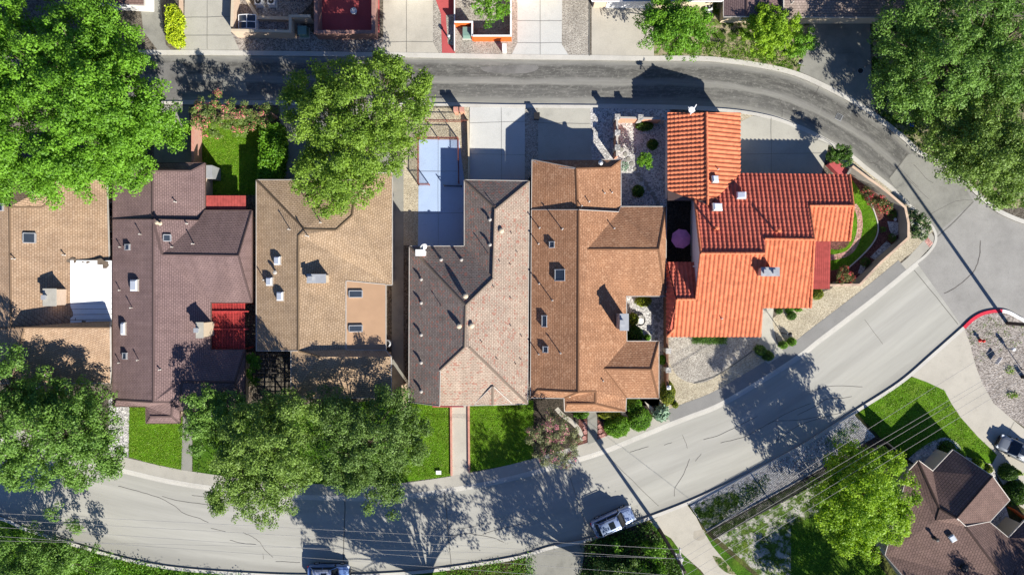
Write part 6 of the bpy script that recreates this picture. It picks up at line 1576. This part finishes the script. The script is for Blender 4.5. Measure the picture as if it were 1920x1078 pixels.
# ------------------------------------------------------------------ utility poles and lines
def upole(label, u, v, h, arms, lean=(0, 0)):
    p = P(u, v, 0); r = root('utility_pole', (p.x, p.y, Z0), label, 'utility pole')
    MB().tube([(p.x, p.y, 0), (p.x, p.y, h * .5), (p.x, p.y, h)], [.2, .17, .13], 12).build('shaft', M['pole'], r)
    out = []
    for z, a, ln in arms:
        dx, dy = math.cos(a) * ln / 2, math.sin(a) * ln / 2
        arm = MB().bar((p.x - dx, p.y - dy, z), (p.x + dx, p.y + dy, z), .11, .13).build('crossarm', M['trim'], r)
        for t in (-.95, -.45, .45, .95):
            q = Vector((p.x + dx * t, p.y + dy * t, z + .1)); MB().lathe(q, [(.03, 0), (.07, .04), (.07, .1), (.03, .16)], 8).build('insulator', M['stucco_w'], arm); out.append(Vector((q.x, q.y, z + .22)))
    return r, p, out
pa, pp, ins = upole('dark wooden utility pole with crossarms at the bottom edge by the dirt driveway', 1236, 992, 11.0, [(9.8, -1.45, 3.6), (8.6, -1.2, 1.8)])
tr = MB().lathe((pp.x + .35, pp.y - .1, 7.0), [(.05, 0), (.28, .05), (.28, .9), (.2, 1.0)], 14).build('transformer', M['galv'], pa)
pb, pq, ins2 = upole('tall utility pole on the gravel island running out of the right edge', 1887, 606, 12.5, [])
def wire(a, b, sag, label, r=.015):
    n = 18; pts = []
    for i in range(n + 1):
        t = i / n; p = Vector(a).lerp(Vector(b), t); p.z -= sag * 4 * t * (1 - t); pts.append(p)
    tag(MB().tube(pts, r, 5).build('power_line', M['wire']), label, 'power line')
flip = ins[0].y < ins[3].y
wl_ = [((-60, 981, 9.4), 0, 'highest of the long wires crossing the street towards the left edge'), ((-60, 989, 9.3), 1, 'second long wire, running just below the highest one to the left edge'), ((-60, 1004, 9.2), 2, 'third long wire to the left edge, over the parked car shadow'),
       ((-60, 1015, 8.6), 4, 'fourth long wire to the left edge, over the roof of the blue car'), ((-60, 1040, 8.2), 5, 'lowest long wire running to the left edge')]
tgt = [(1290, 860), ]
ends = [(-60, 944), (-60, 966), (-60, 990), (-60, 1008), (-60, 985)]
LZ = [9.8, 9.8, 9.8, 8.8, 8.8]
lead = [(0, 961), (0, 973), (0, 986), (0, 1003), (0, 1014)]
for i, (e_, k_, lab) in enumerate(wl_):
    u0, v0 = lead[i]; wire(P(u0 - 60, v0 - 2, LZ[i]), ins[[3, 2, 1, 0, 5][i] if flip else [0, 1, 2, 3, 5][i]], .25, lab)
rl_ = [((1990, 665, 9.4), 0, 'uppermost wire climbing right over the bright lawn'), ((1990, 700, 9.4), 1, 'second wire climbing right over the lawn'), ((1990, 705, 9.4), 3, 'third wire climbing right, close above the second'),
       ((1990, 740, 8.6), 5, 'fourth wire climbing right across the round bright tree'), ((1990, 762, 8.6), 6, 'lowest wire climbing right across the round bright tree')]
for i, (e_, k_, lab) in enumerate(rl_): wire(P(1990, [577, 628, 636, 652, 668][i], 9.6), ins[([3, 2, 6, 1, 0] if flip else [0, 1, 6, 2, 3])[i]], .2, lab)
wire(ins[5], P(1500, 1130, 3.0), .2, 'thin service drop down to the yard at the bottom edge', .015)

# ------------------------------------------------------------------ cars
def paint(name, c, metal=.5):
    n = N(name, .32, .5); n.color((*c, 1)); n.b.inputs['Metallic'].default_value = metal; n.b.inputs['Coat Weight'].default_value = .6; n.b.inputs['Coat Roughness'].default_value = .08; return n.m
def car(name, label, c, ang, Ln, W, Ht, pm, suv=True, group=None, hood=.26, roofm=None):
    """nose towards +x before rotation"""
    o = root(name, (c.x, c.y, 0.0), label, 'car', group, ang)
    hl = Ln / 2
    def loft(secs, mname, mat, par=o, closed=True):
        # secs: (x, halfwidth, zbottom, ztop, topscale)
        vs = []; fs = []; rings = []
        for x, w, zb, zt, ts in secs:
            ring = [(x, -w * .9, zb), (x, -w, zb + .12), (x, -w, zb + (zt - zb) * .62), (x, -w * (.94 * ts + .02), zt - .06), (x, -w * ts * .84, zt), (x, -w * ts * .4, zt + .015), (x, 0, zt + .02),
                    (x, w * ts * .4, zt + .015), (x, w * ts * .84, zt), (x, w * (.94 * ts + .02), zt - .06), (x, w, zb + (zt - zb) * .62), (x, w, zb + .12), (x, w * .9, zb)]
            rings.append(len(vs)); vs += ring
        m = 13
        for a, b in zip(rings, rings[1:]):
            for j in range(m): fs.append((a + j, a + (j + 1) % m, b + (j + 1) % m, b + j))
        fs.append(tuple(range(rings[0], rings[0] + m))[::-1]); fs.append(tuple(range(rings[-1], rings[-1] + m)))
        ob = mk(mname, vs, fs, mat, par, world_space=False, smooth=True)
        ob.data.set_sharp_from_angle(angle=math.radians(38)); return ob
    w = W / 2; bz = .30; hz = .98 if suv else .82; rz_ = Ht
    loft([(-hl, w * .80, bz + .1, hz * .92, .86), (-hl + .06, w * .90, bz, hz * .99, .9), (-hl + .3, w * .97, bz - .04, hz, .93), (-hl * .5, w, bz - .05, hz + .02, .94), (0, w, bz - .05, hz + .01, .94), (hl * .3, w, bz - .05, hz, .93),
          (hl * .55, w * .985, bz - .04, hz * .97, .91), (hl * .8, w * .95, bz - .02, hz * .91, .88), (hl * .94, w * .86, bz, hz * .82, .84), (hl, w * .66, bz + .08, hz * .68, .8)], 'body', pm)
    cowl = hl * (1 - 2 * hood) ; rf0 = cowl - (.62 if suv else .75); rb0 = -hl + (.28 if suv else 1.0); rb1 = -hl + (.75 if suv else 1.75)
    # cabin glass volume, then roof skin and pillars on top
    def ring(x, ww, z): return [(x, -ww, z), (x, ww, z)]
    zb = hz - .04; wt = w * .74; wb = w * .90
    V = [(cowl, -wb * .93, zb), (cowl, wb * .93, zb), (rf0, -wt, rz_ - .05), (rf0, wt, rz_ - .05), (rb1, -wt, rz_ - .05), (rb1, wt, rz_ - .05), (rb0, -wb * .9, zb), (rb0, wb * .9, zb)]
    mk('windscreen', [V[0], V[1], V[3], V[2]], [(0, 1, 2, 3)], M['carglass'], o, world_space=False)
    mk('rear_window', [V[6], V[7], V[5], V[4]], [(3, 2, 1, 0)], M['carglass'], o, world_space=False)
    for s in (0, 1): mk('side_window', [V[0 + s], V[2 + s], V[4 + s], V[6 + s]], [(0, 1, 2, 3)], M['carglass'], o, world_space=False)
    rs = []; xs = [rb1 - .04, rb1 + .15, (rf0 + rb1) / 2, rf0 - .15, rf0 + .04]; zz = [rz_ - .05, rz_ - .005, rz_ + .015, rz_ - .005, rz_ - .05]; fsr = []
    for x, z in zip(xs, zz):
        rs += [(x, -wt - .03, z - .06), (x, -wt * .88, z), (x, -wt * .4, z + .02), (x, wt * .4, z + .02), (x, wt * .88, z), (x, wt + .03, z - .06)]
    for i in range(4):
        for j in range(5): fsr.append((i * 6 + j, i * 6 + j + 1, i * 6 + j + 7, i * 6 + j + 6))
    rfp = mk('roof', rs, [f[::-1] for f in fsr], roofm or pm, o, world_space=False, smooth=True)
    for s in (-1, 1):
        for a, b in (((cowl, s * wb * .93, zb), (rf0, s * wt, rz_ - .05)), ((rb0, s * wb * .9, zb), (rb1, s * wt, rz_ - .05)), (((rf0 + rb1) / 2, s * wb * .97, zb), ((rf0 + rb1) / 2, s * wt, rz_ - .05))): pil = MB().bar(a, b, .07, .05); mk('pillar', pil.v, pil.f, pm, o, world_space=False)

    sr = MB().box(((rf0 * .62 + rb1 * .38), 0, rz_ + .035), (.62, wt * 1.05, .02)); mk('sunroof', sr.v, sr.f, M['carglass'], rfp, world_space=False)
    if suv:
        for s in (-1, 1):
            q = MB().bar((rb1 + .1, s * wt * .93, rz_ + .06), (rf0 - .15, s * wt * .93, rz_ + .06), .05, .05)
            for x in (rb1 + .15, rf0 - .2): q.box((x, s * wt * .93, rz_ + .01), (.07, .05, .08))
            mk('roof_rail', q.v, q.f, M['black'], rfp, world_space=False)
    for s in (-1, 1):
        q = MB().box((cowl - .25, s * (w + .08), hz + .08), (.16, .2, .14)); mk('wing_mirror', q.v, q.f, M['black'], o, world_space=False)
        q = MB().box((hl * .93, s * w * .66, hz * .72), (.22, .34, .12), s * -.35); mk('headlight', q.v, q.f, M['dome'], o, world_space=False)
        q = MB().box((-hl + .05, s * w * .72, hz * .82), (.12, .26, .18)); mk('tail_light', q.v, q.f, M['red'], o, world_space=False)
        for x in (-hl * .62, hl * .62):
            q = MB().tube([(x, s * (w - .22), .34), (x, s * (w + .005), .34)], .34, 20); tw = mk('wheel', q.v, q.f, M['tyre'], o, world_space=False)
            q = MB().tube([(x, s * (w - .02), .34), (x, s * (w + .015), .34)], .21, 12); mk('rim', q.v, q.f, M['galv'], tw, world_space=False)
    gr = MB().box((hl - .01, 0, .66), (.08, w * .9, .16)); mk('grille', gr.v, gr.f, M['black'], o, world_space=False)
    for s in (-1, 1):
        q = MB().box((0, s * (w + .005), .36), (Ln * .42, .06, .1)); mk('sill', q.v, q.f, M['black'], o, world_space=False)
        q = MB().bar((cowl + .02, s * w * .55, hz + .03), (hl * .8, s * w * .5, hz * .93 + .01), .03, .02); mk('bonnet_crease', q.v, q.f, pm, o, world_space=False)
    q = MB()
    q.bar((cowl + .03, -w * .6, hz + .02), (cowl + .03, w * .6, hz + .02), .1, .03); mk('wiper_cowl', q.v, q.f, M['black'], o, world_space=False)
    for x, nm in ((hl - .03, 'front_bumper'), (-hl + .02, 'rear_bumper')):
        q = MB().box((x, 0, .42), (.14, w * (1.25 if x > 0 else 1.6), .2)); mk(nm, q.v, q.f, M['black'], o, world_space=False)
    return o
M['carglass'] = m_plain('car_glass', (.012, .016, .022, 1), .08, .05, spec=.8)
sb = paint('silver_blue_paint', (.30, .38, .55)); bl = paint('blue_silver_paint', (.17, .28, .55)); gy = paint('grey_paint', (.22, .24, .26)); sil = paint('silver_paint', (.45, .50, .62))
a0 = P(1112, 995, .9); a1 = P(1189, 961, .9); cc_ = (a0 + a1) / 2
car('parked_suv', 'silver blue suv with black roof rails parked at the kerb by the dirt driveway', cc_, math.atan2(a1.y - a0.y, a1.x - a0.x), 4.65, 1.9, 1.72, sb)
a0 = P(577, 1075, .8); a1 = P(655, 1074, .8); cc_ = (a0 + a1) / 2
car('parked_car', 'blue and silver car parked at the bottom edge of the frame', cc_, 0.0, 4.4, 1.8, 1.6, bl, roofm=sil)
a0 = P(1946, 862, .8); a1 = P(1874, 826, .8); cc_ = (a0 + a1) / 2; cc_.z = 0
gc = car('parked_car', 'dark grey sedan on the curved driveway at the right edge', cc_, math.atan2(a1.y - a0.y, a1.x - a0.x), 4.6, 1.82, 1.42, gy, suv=False)
gc.location.z = L(6)
